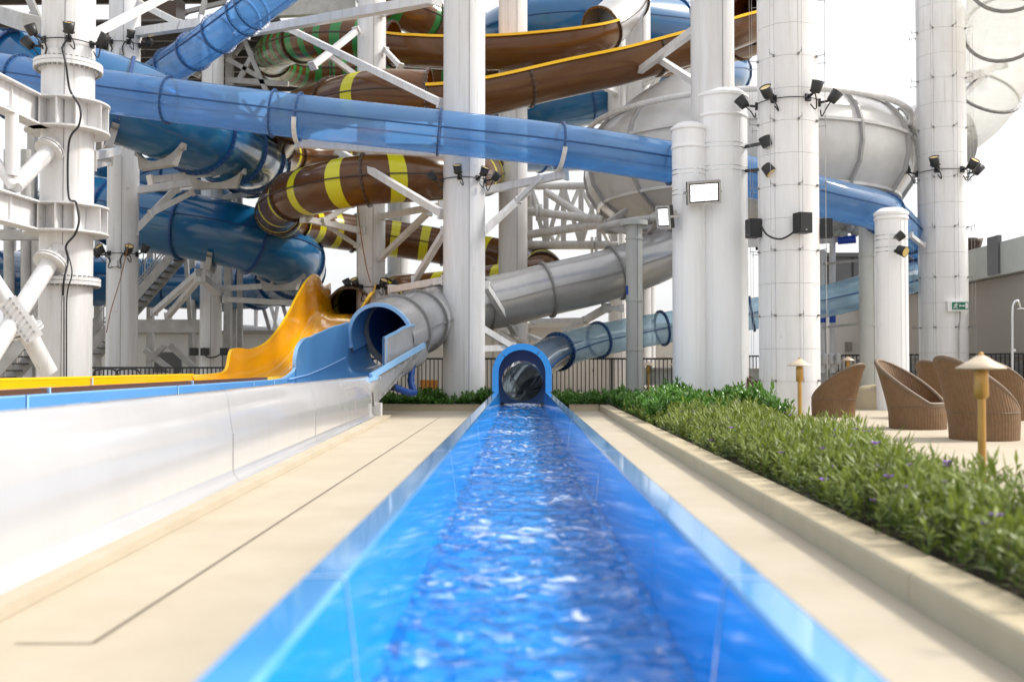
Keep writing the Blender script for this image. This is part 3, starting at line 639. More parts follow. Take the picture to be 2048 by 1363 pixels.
# ------------------------------------------------------------------ silver bowl
bw = thing('slide_bowl', 'huge round silver slide bowl behind the right columns', 'slide bowl', P(1488, 733, 31))
BY = 31.0; bc = P(1488, 300, BY); bc.z = P(1488, 305, 28.6).z; BA = 318*BY/FPX; BB = 160*29/FPX
def bprof(t):   # t: angle from the bottom (0) to the top rim
    e = .80
    s_, c_ = math.sin(t), math.cos(t)
    return (BA*abs(s_)**e, -BB*math.copysign(abs(c_)**.9, c_))
tl_ = [R_(a) for a in (14, 30, 46, 62, 76, 88, 98, 107, 115, 123)]
NP = 14
for r0, r1 in ((0, 3), (3, 6), (6, 9)):
    pr = [bprof(a) for a in tl_[r0:r1+1]]
    mb = MB(); mb.lathe(pr, (0, 0, 0), n=10, a0=R_(.3), a1=2*math.pi/NP-R_(.3)); me = mb.mesh('panel', M['bowl'])
    for k in range(NP): link_mesh('panel', me, bw, bc-bw.location, 2*math.pi*k/NP)
mb = MB(); vs = []
for a in tl_:
    r, z = bprof(a); q = Vector((r, z)).normalized()
    for wd, h in ((-.035, 0), (-.035, .12), (.035, .12), (.035, 0)):
        vs.append((wd, -(r+q.x*h), z+q.y*h))
mb.add(vs, [(4*q+e, 4*q+(e+1) % 4, 4*q+4+(e+1) % 4, 4*q+4+e) for q in range(len(tl_)-1) for e in range(4)], 0, False); rib = mb.mesh('rib', M['bowl_rib'])
for k in range(NP): link_mesh('rib', rib, bw, bc-bw.location, 2*math.pi*k/NP)
for a in (tl_[3], tl_[6], tl_[9]):
    r, z = bprof(a); mb = MB(); mb.lathe([(r, z-.04), (r+.10, z-.04), (r+.10, z+.04), (r, z+.04)], bc, n=56, sm=False); mb.build('ring_flange', M['bowl'], bw)
r, z = bprof(tl_[8]); ring = [bc+Vector(((r+.30)*math.sin(a), -(r+.30)*math.cos(a), z+.1)) for a in np.linspace(0, 2*math.pi, 60)]
mb = MB(); mb.tube(ring, .085, 8, cap=False); mb.build('pipe_ring', M['white'], bw)
# raised deflector shells on the rim
r, z = bprof(tl_[9])
for a0, a1, h in ((-78, -30, 1.0), (-100, -80, .5)):
    mb = MB(); vs = []; n = 12
    for k in range(n+1):
        a = R_(a0+(a1-a0)*k/n); hh = h*(k/n)**.8+.1
        for rr, zz in ((r, z), (r-.25*hh, z+hh*.55), (r-.75*hh, z+hh)):
            vs.append(bc+Vector((rr*math.sin(a), -rr*math.cos(a), zz)))
    mb.add(vs, [(3*k+e, 3*k+e+1, 3*k+4+e, 3*k+3+e) for k in range(n) for e in range(2)], 0, True); mb.build('deflector', M['bowl'], bw)
# white support ring and spokes under the left of the bowl, on the grey pole
sr = P(1290, 448, 27.4); RR = 88*27.4/FPX
ring = [sr+Vector((RR*math.sin(a), -RR*.8*math.cos(a), .12*math.sin(a))) for a in np.linspace(0, 2*math.pi, 48)]
mb = MB(); mb.tube(ring, .10, 10, cap=False); mb.build('support_ring', M['steel'], bw)
for k in range(8):
    a = k*math.pi/4+.2; mb = MB(); mb.bar(sr+Vector((0, 0, -.35)), sr+Vector((RR*math.sin(a), -RR*.8*math.cos(a), -.05)), .1, .1); mb.build('spoke', M['steel'], bw)
for k in range(6):
    a = k*math.pi/3; mb = MB(); q = sr+Vector((RR*math.sin(a), -RR*.8*math.cos(a), 0)); mb.bar(q, q+Vector((.6, 1.2, .5)), .1, .12); mb.build('strut', M['steel'], bw)

# ------------------------------------------------------------------ columns
def ring_flange(prof_z, r): return [(r, prof_z-.09), (r+.14, prof_z-.09), (r+.14, prof_z-.01)], [(r+.14, prof_z+.01), (r+.14, prof_z+.09), (r, prof_z+.09)]
def column(label, px, Y, wpx, ztop=15, flanges=(), matn='white', z0=0, name='column', seamline=True):
    c = Vector((PX(px, Y), Y, z0)); r = wpx*Y/FPX/2
    t = thing(name, label, 'column', c); t['r'] = r
    mb = MB(); mb.lathe([(r, 0), (r, ztop-z0)], c, n=48); mb.build('shaft', M[matn], t)
    mb = MB(); mb.lathe([(r+.12, 0), (r+.12, .04), (r, .04)], c, n=32, sm=False); mb.build('base_plate', M[matn], t)
    for py in flanges:
        z = PZ(py, Y); mb = MB()
        for dz in (-.075, .005): mb.lathe([(r-.01, dz), (r+.15, dz), (r+.15, dz+.07), (r-.01, dz+.07)], Vector((c.x, c.y, z)), n=48, sm=False)
        for k in range(36):
            a = 2*math.pi*k/36; mb.box((c.x+(r+.09)*math.sin(a), c.y-(r+.09)*math.cos(a), z), (.05, .05, .21), 1)
        mb.build('bolted_flange', [M[matn], M['silver_rib']], t)
    if seamline:
        mb = MB()
        for k in (0.3, 2.2): mb.box((c.x+(r+.003)*math.sin(k), c.y-(r+.003)*math.cos(k), ztop/2), (.012, .012, ztop-.1))
        mb.build('weld_seam', M['silver_rib'], t)
    return t
def brace(col, a, b, wd=.2, ht=None, m='white', kind='bar'):
    mb = MB(); A, B = (P(*a) if len(a) == 3 and not isinstance(a, Vector) else a), (P(*b) if len(b) == 3 and not isinstance(b, Vector) else b)
    wd *= .86
    if kind == 'pipe': mb.cyl(A, B, wd/2, n=16)
    elif kind == 'I': mb.ibeam(A, B, wd, ht or wd*1.3)
    else: mb.bar(A, B, wd, ht or wd)
    o = mb.build('brace', M[m], col)
    d = (B-A).normalized()
    for q in (A, B):
        mb = MB(); mb.bar(q-d*.02, q+d*.05, wd*1.5, (ht or wd)*1.5); mb.build('end_plate', M[m], o)
    return o
c1 = column('thick white column at far left with bolted flanges and beam collars', 130, 20, 101, 14, (131, 563))
c2 = column('white column behind the blue tubes, second from the left', 243, 31, 61, 17)
c3 = column('white column left of the blue tube exit, standing behind the back kerb', 928, 23.9, 84, 15)
c4 = column('tall white column directly behind the small blue tube exit', 1026, 33.5, 58, 18)
c5 = column('white column ringed by the brown coils', 741, 31.8, 57, 18)
c14 = column('short white column behind the yellow chute under the blue tube', 421, 37, 43, 14)
c12 = column('white column with a bolted flange standing behind the silver bowl', 1278, 36, 50, 18, (150,))
c13 = column('thin white column beside the flanged one behind the bowl', 1236, 40, 38, 18)
c16 = column('distant white flanged column right of the column ringed by brown coils', 797, 44, 46, 10, (553,))
c17 = column('distant plain white column behind the grey bowl pole', 1245, 42, 28, 14)
c18 = column('distant white column just right of the grey bowl pole', 1299, 38, 24, 9)
c11 = column('slim grey pole carrying the silver bowl', 1269, 25.6, 33, PZ(440, 25.6), (), 'pole')
c10 = column('slim grey pole under the blue tube bend', 1738, 26, 35, PZ(452, 26), (), 'pole')
for c, px, Y, pys in ((c11, 1269, 25.6, (447, 478, 601, 699)), (c10, 1738, 26, (513, 650))):
    for py in pys:
        z = PZ(py, Y); mb = MB(); r = c['r']
        mb.lathe([(r, -.02), (r+.02, -.02), (r+.02, .02), (r, .02)] if py != 447 else [(r, -.06), (r+.14, -.06), (r+.14, .06), (r, .06)], (c.location.x, c.location.y, z), n=32, sm=False); mb.build('collar', M['pole'], c)
mb = MB(); mb.lathe([(c11['r']+.004, PZ(590, 25.6)), (c11['r']+.004, PZ(572, 25.6))], (c11.location.x, c11.location.y, 0), n=8, a0=-1.6, a1=-.9); mb.build('blue_mark', M['bluepaint'], c11)
# sleeved columns at right
c6 = column('white column with a wide clean sleeve and a lit floodlight, right of centre', 1428, 22.6, 86, 15)
def sleeve(col, px, Y, wpx, pytop, bands=(), m='white2', lips=()):
    c = Vector((PX(px, Y), Y, 0)); r = wpx*Y/FPX/2; zt = PZ(pytop, Y)
    mb = MB(); mb.lathe([(r, 0), (r, zt-.06)], c, n=56); mb.lathe([(r, zt-.06), (r+.03, zt-.06), (r+.03, zt)], c, n=56, sm=False); mb.lathe([(r+.03, zt), (r-.10, zt+.10), (r-.14, zt+.10)], c, n=56); o = mb.build('sleeve', M[m], col)
    for py in lips:
        z = PZ(py, Y); mb = MB(); mb.lathe([(r, -.04), (r+.02, -.03), (r+.02, .03), (r, .04)], c+Vector((0, 0, z)), n=56); mb.build('sleeve_lip', M[m], o)
    for py in bands:
        z = PZ(py, Y); mb = MB()
        for dz in (-.05, .05): mb.lathe([(r, dz-.008), (r+.006, dz-.008), (r+.006, dz+.008), (r, dz+.008)], c+Vector((0, 0, z)), n=56, sm=False)
        mb.build('steel_strap', M['chrome'], o)
    for a in (-.5, .25, .6):
        mb = MB(); mb.box((c.x+(r+.002)*math.sin(a), c.y-(r+.002)*math.cos(a), zt/2), (.015, .015, zt-.3)); mb.build('sleeve_seam', M['silver_rib'] if a > .9 else M[m], o)
    return r
R6 = sleeve(c6, 1443, 22.6, 106, 197, (300, 345), lips=(240,))
sl6 = thing('column', 'narrow white sleeved column pressed against the left of the floodlight column', 'column', (PX(1379, 22.3), 22.3, 0))
sleeve(sl6, 1379, 22.3, 66, 258, (348, 388), lips=(298,))
c9 = thing('column', 'short white sleeved column with two small lamps, behind the wicker chairs', 'column', (PX(1785, 23.4), 23.4, 0))
sleeve(c9, 1785, 23.4, 62, 428, (478, 502), lips=(440,))
def clad(label, px, Y, wpx, ztop, row, n=8, z0=0, skip=()):
    c = Vector((PX(px, Y), Y, 0)); r = wpx*Y/FPX/2; t = thing('column', label, 'column', c); t['r'] = r
    mb = MB(); mb.lathe([(r-.035, 0), (r-.035, ztop)], c, n=40); mb.build('core', M['core'], t)
    g = .003
    mb = MB(); A0, A1 = g/r, 2*math.pi/n-g/r; mb.lathe([(r, g), (r, row-g)], (0, 0, 0), n=8, a0=A0, a1=A1); mb.lathe([(r-.03, g), (r, g)], (0, 0, 0), n=8, a0=A0, a1=A1, sm=False); mb.lathe([(r, row-g), (r-.03, row-g)], (0, 0, 0), n=8, a0=A0, a1=A1, sm=False); me = mb.mesh('cladding_panel', M['panel'])
    bm = MB(); bm.box((0, -.02, 0), (.035, .05, .05), 0); bm.bar((0, -.04, 0), (0, -.22, .02), .012, .012, 0); bm.bar((0, -.2, -.05), (0, -.2, .09), .01, .01, 0); br = bm.mesh('wire_bracket', M['silver_rib'])
    k = 0; z = 0
    while z < ztop:
        for j in range(n):
            a = 2*math.pi*(j+.12)/n; link_mesh('cladding_panel', me, t, (0, 0, z), a)
            if k % 2 == 1: 
                aa = a+math.pi/n*.0; link_mesh('wire_bracket', br, t, (r*math.sin(aa), -r*math.cos(aa), z+row*.02), aa)
        z += row; k += 1
    for j in range(n):
        a = 2*math.pi*(j+.12)/n; rr = r+.20
        wb = MB(); wb.cyl((c.x+rr*math.sin(a), c.y-rr*math.cos(a), .8), (c.x+rr*math.sin(a), c.y-rr*math.cos(a), ztop), .004, n=5, cap=False); wb.build('hanging_wire', M['steel'], t)
        if j % 2 == 0:
            zz = .75+row*2*rnd.randint(0, 3)
    return t
c7 = clad('broad white panelled column with black speakers, in front of the silver bowl', 1579, 21.6, 118, 15, .69)
c8 = clad('white panelled column with the green exit sign', 1888, 28.0, 92, 17, .69)

# ------------------------------------------------------------------ steelwork on the columns
for a, b, wd, col in [((490, 66, 30), (872, -2, 24.6), .27, c3), ((577, 57, 30), (884, 207, 24.2), .2, c3), ((592, 287, 23.3), (892, 307, 23.8), .2, c3), ((677, 302, 29), (886, 428, 24.2), .2, c3),
                      ((830, 560, 27), (890, 462, 24.3), .17, c3), ((785, 579, 27), (892, 560, 24.2), .2, c3), ((953, 476, 24.4), (1060, 378, 27), .17, c3), ((970, 570, 24.2), (1029, 664, 26.5), .17, c3), ((955, 651, 24), (1022, 692, 24.6), .17, c3), ((957, 697, 24), (1015, 695, 24.6), .17, c3),
                      ((953, 385, 24.4), (1130, 349, 23.4), .2, c3), ((1035, 402, 24), (1082, 356, 23.6), .13, c3), ((765, 28, 31.5), (875, 3, 25), .16, c3),
                      ((625, 132, 29.5), (713, 62, 31.2), .2, c5), ((660, 113, 31), (713, 152, 31.4), .18, c5), ((606, 437, 29.5), (722, 461, 31.2), .2, c5), ((645, 442, 30), (702, 410, 31), .16, c5), ((762, 433, 31.4), (884, 411, 28), .2, c5), ((762, 516, 31.4), (856, 425, 29), .18, c5), ((660, 455, 30.4), (712, 490, 31.4), .12, c5), ((770, 100, 31.5), (800, 132, 31), .16, c5), ((655, 340, 32), (712, 290, 31.5), .12, c5),
                      ((1276, 144, 28.4), (1392, 58, 23.2), .2, c6), ((1318, 118, 27), (1395, 168, 23.2), .18, c6), ((1330, 130, 30), (1290, 200, 34), .16, c12), ((1340, 135, 34), (1285, 170, 35.7), .2, c12), ((1165, 150, 36), (1230, 182, 39.5), .3, c13), ((1052, 212, 33.5), (1088, 184, 33), .16, c4), ((1064, 642, 30), (1168, 640, 29), .17, c4), ((1060, 672, 33), (1100, 690, 30), .16, c4), ((1132, 662, 31), (1212, 616, 27.2), .2, c4), ((1208, 616, 27.2), (1242, 616, 27), .16, c4), ((1055, 690, 33), (1000, 655, 31), .14, c4),
                      ((1913, 166, 28), (2004, 128, 29.3), .24, c8), ((1913, 206, 28), (1968, 148, 28.8), .18, c8), ((1845, 490, 27.6), (1820, 470, 26.6), .12, c8),
                      ((180, 72, 20.6), (335, -8, 24), .18, c1), ((272, 66, 31), (408, 46, 29.4), .3, c2), ((274, 4, 31), (362, 49, 29.9), .22, c2), ((262, 383, 31), (388, 364, 31.5), .26, c2), ((266, 464, 31), (352, 378, 31.8), .24, c2), ((300, 428, 31.2), (384, 385, 31.8), .2, c2),
                      ((180, 312, 21), (236, 302, 25.4), .2, c1), ((180, 330, 21), (215, 322, 25), .2, c1),
                      ((308, 624, 37.5), (398, 545, 34.5), .22, c14), ((336, 632, 37.5), (400, 555, 34.6), .22, c14), ((400, 552, 34.5), (432, 580, 36.6), .3, c14), ((443, 577, 37), (545, 571, 37), .22, c14), ((446, 598, 37), (588, 606, 37.5), .22, c14), ((275, 380, 34), (440, 372, 33), .2, c2), ((300, 360, 27.5), (430, 345, 29), .22, c2)]:
    brace(col, a, b, wd)
# strap cradles on the translucent tube
for q, col in (((600, 233, 22.5), c3), ((1118, 291, 23), c3)):
    i = bp_.nearest(P(*q)); mb = MB(); vs = []
    for o_ in (-.05, .05):
        for r in (.575, .615):
            for k in range(13): vs.append(bp_.pt(i, R_(-75+150*k/12), r)+bp_.T[i]*o_)
    mb.add(vs, [f for k in range(12) for f in ((k, k+1, 14+k, 13+k), (26+k, 39+k, 40+k, 27+k), (13+k, 14+k, 40+k, 39+k))], 0, False); mb.build('cradle_strap', M['white'], col)
# collars and beams of the far left column
C1 = c1.location; r1 = c1['r']
for pt_, pb in ((206, 262), (413, 466)):
    zt, zb = PZ(pt_, 20), PZ(pb, 20)
    for z in (zt, zb):
        mb = MB(); mb.lathe([(r1, -.02), (r1+.30, -.02), (r1+.30, .02), (r1, .02)], (C1.x, C1.y, z), n=44, sm=False)
        mb.build('collar_plate', M['white'], c1)
    for k in range(10):
        a = -.9+k*.55; mb = MB(); mb.bar((C1.x+(r1+.14)*math.sin(a), C1.y-(r1+.14)*math.cos(a), zb+.02), (C1.x+(r1+.14)*math.sin(a), C1.y-(r1+.14)*math.cos(a), zt-.02), .28 if abs(math.sin(a)) > .7 else .03, .03 if abs(math.sin(a)) > .7 else .28, up=(0, 1, 0)); mb.build('stiffener', M['white'], c1)
    mb = MB(); zc = (zt+zb)/2; mb.ibeam((C1.x-.32, C1.y-.45, zc), (C1.x-.62, 12.0, zc), .34, zt-zb+.04, .035); mb.build('cantilever_beam', M['white'], c1)
    for k in range(3):
        mb = MB(); yy = C1.y-1.6-k*1.9; mb.box((C1.x-.46-.04*k*1.2, yy, zc), (.32, .03, zt-zb-.04)); mb.build('stiffener', M['white'], c1)
def fpipe(a, b, wd, flange_at, col=c1, rr=None):
    A, B = P(*a), P(*b); mb = MB(); mb.cyl(A, B, wd/2, n=20); o = mb.build('pipe_brace', M['white'], col)
    for f in flange_at:
        q = A.lerp(B, f); d = (B-A).normalized(); mb = MB(); mb.cyl(q-d*.05, q-d*.015, wd*.95, n=20); mb.cyl(q+d*.015, q+d*.05, wd*.95, n=20)
        for k in range(8):
            x = d.cross(Vector((0, 1, 0))).normalized(); y = d.cross(x); v = (x*math.cos(k*.785)+y*math.sin(k*.785))
            mb.bar(q+v*wd*.5-d*.2, q+v*wd*.5-d*.05, .02, .16)
        mb.build('pipe_flange', M['white'], o)
fpipe((112, 288, 19.6), (30, 372, 18.6), .30, (.16,))
fpipe((118, 497, 19.6), (-20, 715, 17.8), .33, (.14,))
fpipe((24, 352, 18.4), (24, 214, 18.4), .24, ())
fpipe((-25, 300, 18.3), (26, 372, 18.4), .20, ())
fpipe((-40, 520, 18.4), (40, 640, 18.8), .30, ())
fpipe((52, 660, 18.8), (98, 745, 19.2), .34, (.0,))
for a, b in (((4, 590, 18.7), (62, 668, 18.9)), ((14, 600, 18.2), (70, 678, 18.4))):
    mb = MB(); A, B = P(*a), P(*b); mb.bar(A, B, .05, .34)
    for k in range(8):
        for s_ in (-.08, .08): q = A.lerp(B, .08+k*.12); mb.box((q.x+s_*.7, q.y-.05, q.z+s_), (.05, .06, .05), 1)
    mb.build('splice_plate', [M['white'], M['core']], c1)
# cables on columns
def cable(label, pts, r=.018, m='plastic', name='cable', cat='cable'):
    p, _ = spline([P(*q) for q in pts], .05); mb = MB(); mb.tube(p, r, 6); o = mb.build(name, M[m]); tag(o, label, cat); return o
cable('thick black cable winding down the far left column over its collars', [(124, 95, 19.4), (132, 130, 19.3), (140, 180, 19.4), (160, 215, 19.1), (158, 250, 19.1), (138, 285, 19.4), (137, 390, 19.45), (152, 405, 19.2), (158, 440, 19.1), (150, 468, 19.1), (132, 492, 19.4), (136, 520, 19.45), (128, 560, 19.3), (126, 590, 19.4)], .022)
cable('wavy thin black conduit on the lower far left column beside the straight one', [(134, 500, 19.45), (144, 545, 19.3), (134, 592, 19.4), (133, 700, 19.45), (133, 760, 19.45)], .014)
cable('straight thin black conduit on the lower far left column', [(128, 592, 19.4), (128, 760, 19.45)], .012)
cable('black speaker cable sagging across the broad panelled column', [(1521, 450, 21.0), (1535, 470, 20.95), (1560, 478, 20.9), (1582, 468, 20.88), (1594, 456, 20.85)], .022)
cable('brown rope hanging slantwise beside the second column from the left', [(258, 485, 30.2), (240, 560, 30.2), (222, 620, 30.2), (213, 665, 30.2)], .015, 'rope', 'rope', 'rope')
cable('brown rope hanging down the column ringed by brown coils', [(714, 400, 31), (722, 470, 31), (732, 530, 31), (741, 565, 31)], .016, 'rope', 'rope', 'rope')
cable('grey conduit running down from the exit sign', [(1920, 622, 27.35), (1920, 640, 27.35), (1917, 665, 27.35), (1918, 770, 27.35)], .018, 'steel')

# ------------------------------------------------------------------ background truss, platform, stairs
tr_ = thing('steel_truss', 'white pipe truss between the tall column and the silver bowl', 'truss', P(1140, 733, 36))
nodes = [1060, 1092, 1127, 1162, 1198, 1232]; tz = [372, 490]
segs = [((1050, 372, 36.5), (1236, 372, 36.5), .28), ((1050, 490, 36.5), (1236, 490, 36.5), .32), ((1052, 422, 36), (1208, 440, 34), .3), ((1052, 470, 36), (1215, 446, 34), .3), ((1092, 384, 36), (1172, 436, 34.6), .26)]
for k, n_ in enumerate(nodes):
    segs.append(((n_, 372, 36.5), (n_, 490, 36.5), .2))
    if k: segs += [((nodes[k-1], 372 if k % 2 else 490, 36.5), (n_, 490 if k % 2 else 372, 36.5), .17)]
segs += [((a_, 372, 38.5), (b_, 490, 38.5), .16) for a_, b_ in ((1060, 1110), (1160, 1110), (1160, 1220))]+[((1050, 372, 38.5), (1236, 372, 38.5), .24), ((1050, 488, 38.5), (1236, 488, 38.5), .24)]
for a, b, wd in segs:
    mb = MB(); mb.cyl(P(*a), P(*b), wd/2, n=14); mb.build('pipe', M['white'], tr_)
for q in ((1078, 425, 35.7), (1188, 490, 36.5)):
    mb = MB(); c = P(*q); mb.cyl(c-Vector((.12, 0, 0)), c-Vector((.03, 0, 0)), .3, n=18); mb.cyl(c+Vector((.03, 0, 0)), c+Vector((.12, 0, 0)), .3, n=18); mb.build('pipe_flange', M['white'], tr_)
t2 = thing('steel_truss', 'white pipe truss low in the distance between the left columns and yellow chute', 'truss', P(540, 733, 50))
for a, b, wd in [((485, 655, 50), (625, 668, 50), .34), ((505, 690, 50), (525, 660, 50), .24), ((512, 600, 50), (512, 660, 50), .22), ((540, 606, 50), (556, 662, 50), .2), ((556, 606, 50), (548, 660, 50), .2), ((480, 610, 50), (620, 606, 50), .25)]:
    mb = MB(); mb.cyl(P(*a), P(*b), wd/2, n=12); mb.build('pipe', M['white'], t2)
tow = thing('stair_tower', 'steel stair tower with grated platforms behind the far left columns', 'tower', (-16, 42, 0))
for z, y0, y1, x0, x1 in ((14.0, 37, 46, -26, -9.4), (18.5, 35, 47, -30, -8)):  # upper platform lies out of view, added to shade the left side
    mb = MB(); mb.box(((x0+x1)/2, (y0+y1)/2, z+.06), (x1-x0, y1-y0, .08)); mb.build('platform_deck', M['grate'], tow)
    for k in range(9):
        mb = MB(); y = y0+.4+(y1-y0-.8)*k/8; mb.ibeam((x0, y, z-.13), (x1, y, z-.13), .16, .28, .02); mb.build('joist', M['grate'], tow)
    for k in range(3):
        mb = MB(); x = x0+.5+(x1-x0-1)*k/2; mb.ibeam((x, y0, z-.5), (x, y1, z-.5), .25, .44, .03); mb.build('girder', M['steel'], tow)
for px, Y in ((455, 40), (468, 46), (384, 45), (300, 46), (60, 36), (20, 44), (195, 46), (610, 46)):
    mb = MB(); x = PX(px, Y); mb.bar((x, Y, 0), (x, Y, 14), .28, .28); mb.build('post', M['steel'], tow)
for a, b, wd in [((487, 75, 38), (532, 182, 38), .18), ((508, 105, 38), (478, 160, 38), .16), ((280, 160, 40), (405, 95, 40), .2), ((272, 95, 41), (400, 152, 41), .2), ((455, 118, 38), (520, 155, 38), .16), ((455, 160, 38), (577, 168, 38), .18), ((0, 28, 26), (62, 48, 24), .42), ((60, 0, 30), (95, 80, 30), .2), ((410, 0, 37), (385, 100, 37), .16), ((350, 30, 39), (470, 0, 39), .16), ((0, 470, 30), (110, 470, 30), .3), ((275, 652, 38.5), (402, 652, 38.5), .5), ((455, 60, 40), (520, 12, 40), .12), ((530, 30, 39), (470, 110, 39), .12), ((300, 20, 40), (384, 70, 40), .12), ((384, 20, 40), (300, 75, 40), .12), ((275, 120, 42), (330, 150, 42), .14), ((485, 200, 40), (530, 260, 40), .14), ((530, 200, 40), (485, 265, 40), .14), ((455, 300, 40), (530, 300, 40), .14), ((455, 330, 41), (520, 390, 41), .12), ((520, 330, 41), (455, 390, 41), .12), ((450, 395, 38), (545, 380, 36), .16), ((290, 700, 40), (350, 745, 40), .2), ((300, 720, 40), (330, 690, 40), .18), ((340, 690, 40), (400, 745, 40), .22), ((460, 440, 41), (520, 440, 41), .14), ((480, 380, 41), (480, 700, 41), .2), ((560, 590, 46), (590, 690, 46), .16), ((520, 590, 46), (540, 660, 46), .16), ((370, 480, 42), (384, 700, 42), .16)]:
    mb = MB(); mb.bar(P(*a), P(*b), wd, wd); mb.build('brace', M['steel'], tow)
mb = MB(); mb.bar(P(470, 14, 37), P(712, 4, 37), .3, .9); mb.build('edge_girder', M['steel'], tow)
mb = MB(); mb.box(P(320, 24, 37.6), (1.6, 1, 1.0)); mb.build('machine_box', M['brown_dk'], tow)
for px, y0, y1 in ((18, 300, 640), (52, 300, 640), (75, 470, 640)):
    mb = MB(); mb.cyl(P(px, y0, 32), P(px, y1, 32), .16, n=12); mb.build('pipe_post', M['steel'], tow)
def stair(label, a, b, Yd, wd=1.2, n=14, base=None):
    A, B = P(*a), P(*b); t = thing('staircase', label, 'staircase', (A.x, A.y, 0))
    for off in (0, wd):
        o = Vector((0, off, 0)); mb = MB(); mb.bar(A+o, B+o, .06, .34); mb.build('stringer', M['steel'], t)
        for h in (.55, 1.05):
            mb = MB(); mb.cyl(A+o+Vector((0, 0, h)), B+o+Vector((0, 0, h)), .03, n=8); mb.build('handrail', M['steel'], t)
        me = None
        for k in range(n*2+1):
            q = A.lerp(B, k/(2*n))+o; mb = MB()
            if k % 4 == 0: mb.bar(q, q+Vector((0, 0, 1.05)), .05, .05); mb.build('rail_post', M['steel'], t)
            else: mb.bar(q+Vector((0, 0, .1)), q+Vector((0, 0, 1.0)), .018, .018); mb.build('baluster', M['steel'], t)
    for k in range(n):
        q = A.lerp(B, (k+.5)/n); mb = MB(); mb.box(q+Vector((0, wd/2, .05)), (.30, wd-.08, .04)); mb.build('tread', M['grate'], t)
    return t
stair('steel stairs rising right behind the second column from the left', (165, 715, 39), (352, 500, 39), 39, n=18)
stair('steel stairs low at the left edge behind the far left column', (-40, 780, 27), (110, 610, 27), 27, n=12)

# ------------------------------------------------------------------ buildings and far background
def house(name, label, x0, x1, y0, y1, h, m='wall', roof='roof', cat='building'):
    t = thing(name, label, cat, ((x0+x1)/2, y0, 0)); mb = MB(); mb.box(((x0+x1)/2, (y0+y1)/2, h/2), (x1-x0, y1-y0, h)); mb.build('wall', M[m], t)
    mb = MB(); mb.box(((x0+x1)/2, (y0+y1)/2, h+.09), (x1-x0+.3, y1-y0+.3, .18)); mb.build('roof', M[roof], t); return t
h1 = house('pump_house', 'low beige building behind the black fence in the middle distance', PX(650, 40), PX(1480, 40), 40, 50, PZ(655, 40), 'wall', 'wall_w')
zt = PZ(655, 40)
for a, b in ((1115, 1192), (1205, 1240), (1330, 1350)):
    mb = MB(); x0, x1 = PX(a, 40), PX(b, 40); mb.box(((x0+x1)/2, 39.96, .70), (x1-x0, .07, 1.4)); o = mb.build('door', M['wall_w'], h1)
    mb = MB(); mb.box(((x0+x1)/2, 39.95, 1.43), (x1-x0+.14, .09, .06)); mb.build('door_frame', M['white'], o)
    mb = MB(); mb.box((x1-.12, 39.88, .85), (.05, .06, .12)); mb.build('handle', M['black'], o)
for a in range(690, 1480, 74):
    mb = MB(); mb.box((PX(a, 40), 39.985, zt/2), (.03, .03, zt-.06)); mb.build('panel_joint', M['wall_g'], h1)
for a in (1030, 1095, 1160, 1300):
    mb = MB(); A = P(a-45, 658, 41); B = P(a+45, 658, 41); T_ = P(a, 643, 41)
    mb.add([A, B, T_, A+Vector((0, 3, 0)), B+Vector((0, 3, 0)), T_+Vector((0, 3, 0))], [(0, 1, 2), (3, 5, 4), (0, 2, 5, 3), (1, 4, 5, 2)], 0, False); mb.build('roof_hatch', M['roof'], h1)
h2 = house('low_building', 'beige building seen between the left columns below the blue tube', PX(-150, 48), PX(640, 48), 48, 58, PZ(668, 48), 'wall', 'wall_g')
for a in (330, 470, 560):
    mb = MB(); mb.box((PX(a, 48), 47.97, 1.2), (1.6, .08, 1.0)); o = mb.build('window', M['wall_d'], h2)
    mb = MB(); mb.box((PX(a, 48), 47.95, .68), (1.8, .14, .06)); mb.build('sill', M['wall_w'], o)
# right hand building
h3 = thing('building', 'grey rendered building with pale parapet panels at the right edge', 'building', (14.3, 30, 0))
mb = MB(); mb.box((17.3, 34, 1.85), (6, 24, 3.7)); mb.build('wall', M['wall_g'], h3)
for k in range(9):
    mb = MB(); mb.box((14.18, 23.35+k*2.6, 4.22), (.32, 2.57, .98)); mb.build('parapet_panel', M['parapet'], h3)
mb = MB(); mb.box((17.4, 34, 4.55), (6, 24, .1)); mb.build('roof', M['roof'], h3)
mb = MB(); mb.box((14.02, 30.2, 4.35), (.12, .7, 1.15)); mb.build('downpipe_cover', M['wall_d'], h3)
mb = MB(); mb.box((14.22, 34, 1.3), (.12, 23.9, .03)); mb.build('render_joint', M['wall_d'], h3)
mb = MB(); mb.box((14.2, 34, .55), (.1, 23.8, 1.1)); mb.build('plinth', M['wall_d'], h3)
h4 = house('building', 'dark panelled building block behind the panelled column with the exit sign', PX(1640, 44), PX(1960, 44), 44, 52, PZ(515, 44), 'wall_d', 'roof')
for k in range(6):
    mb = MB(); mb.box((PX(1655+k*52, 44), 43.98, PZ(515, 44)/2), (.06, .05, PZ(515, 44)-.05)); mb.build('panel_joint', M['black'], h4)
mb = MB(); mb.box((PX(1700, 43.6), 43.6, PZ(620, 43.6)/2), (1.9, .5, PZ(620, 43.6))); mb.build('pale_bay', M['wall_w'], h4)
mb = MB(); mb.box((PX(1697, 43.3), 43.3, PZ(693, 43.3)), (.32, .06, .42)); o = mb.build('louvre_vent', M['steel'], h4)
for k in range(6):
    mb = MB(); mb.box((PX(1697, 43.25), 43.25, PZ(693, 43.3)-.17+k*.066), (.3, .05, .02)); mb.build('slat', M['wall_g'], o)
vt = thing('roof_vent', 'brown flared roof vent just right of the exit sign column', 'vent', P(1940, 515, 33))
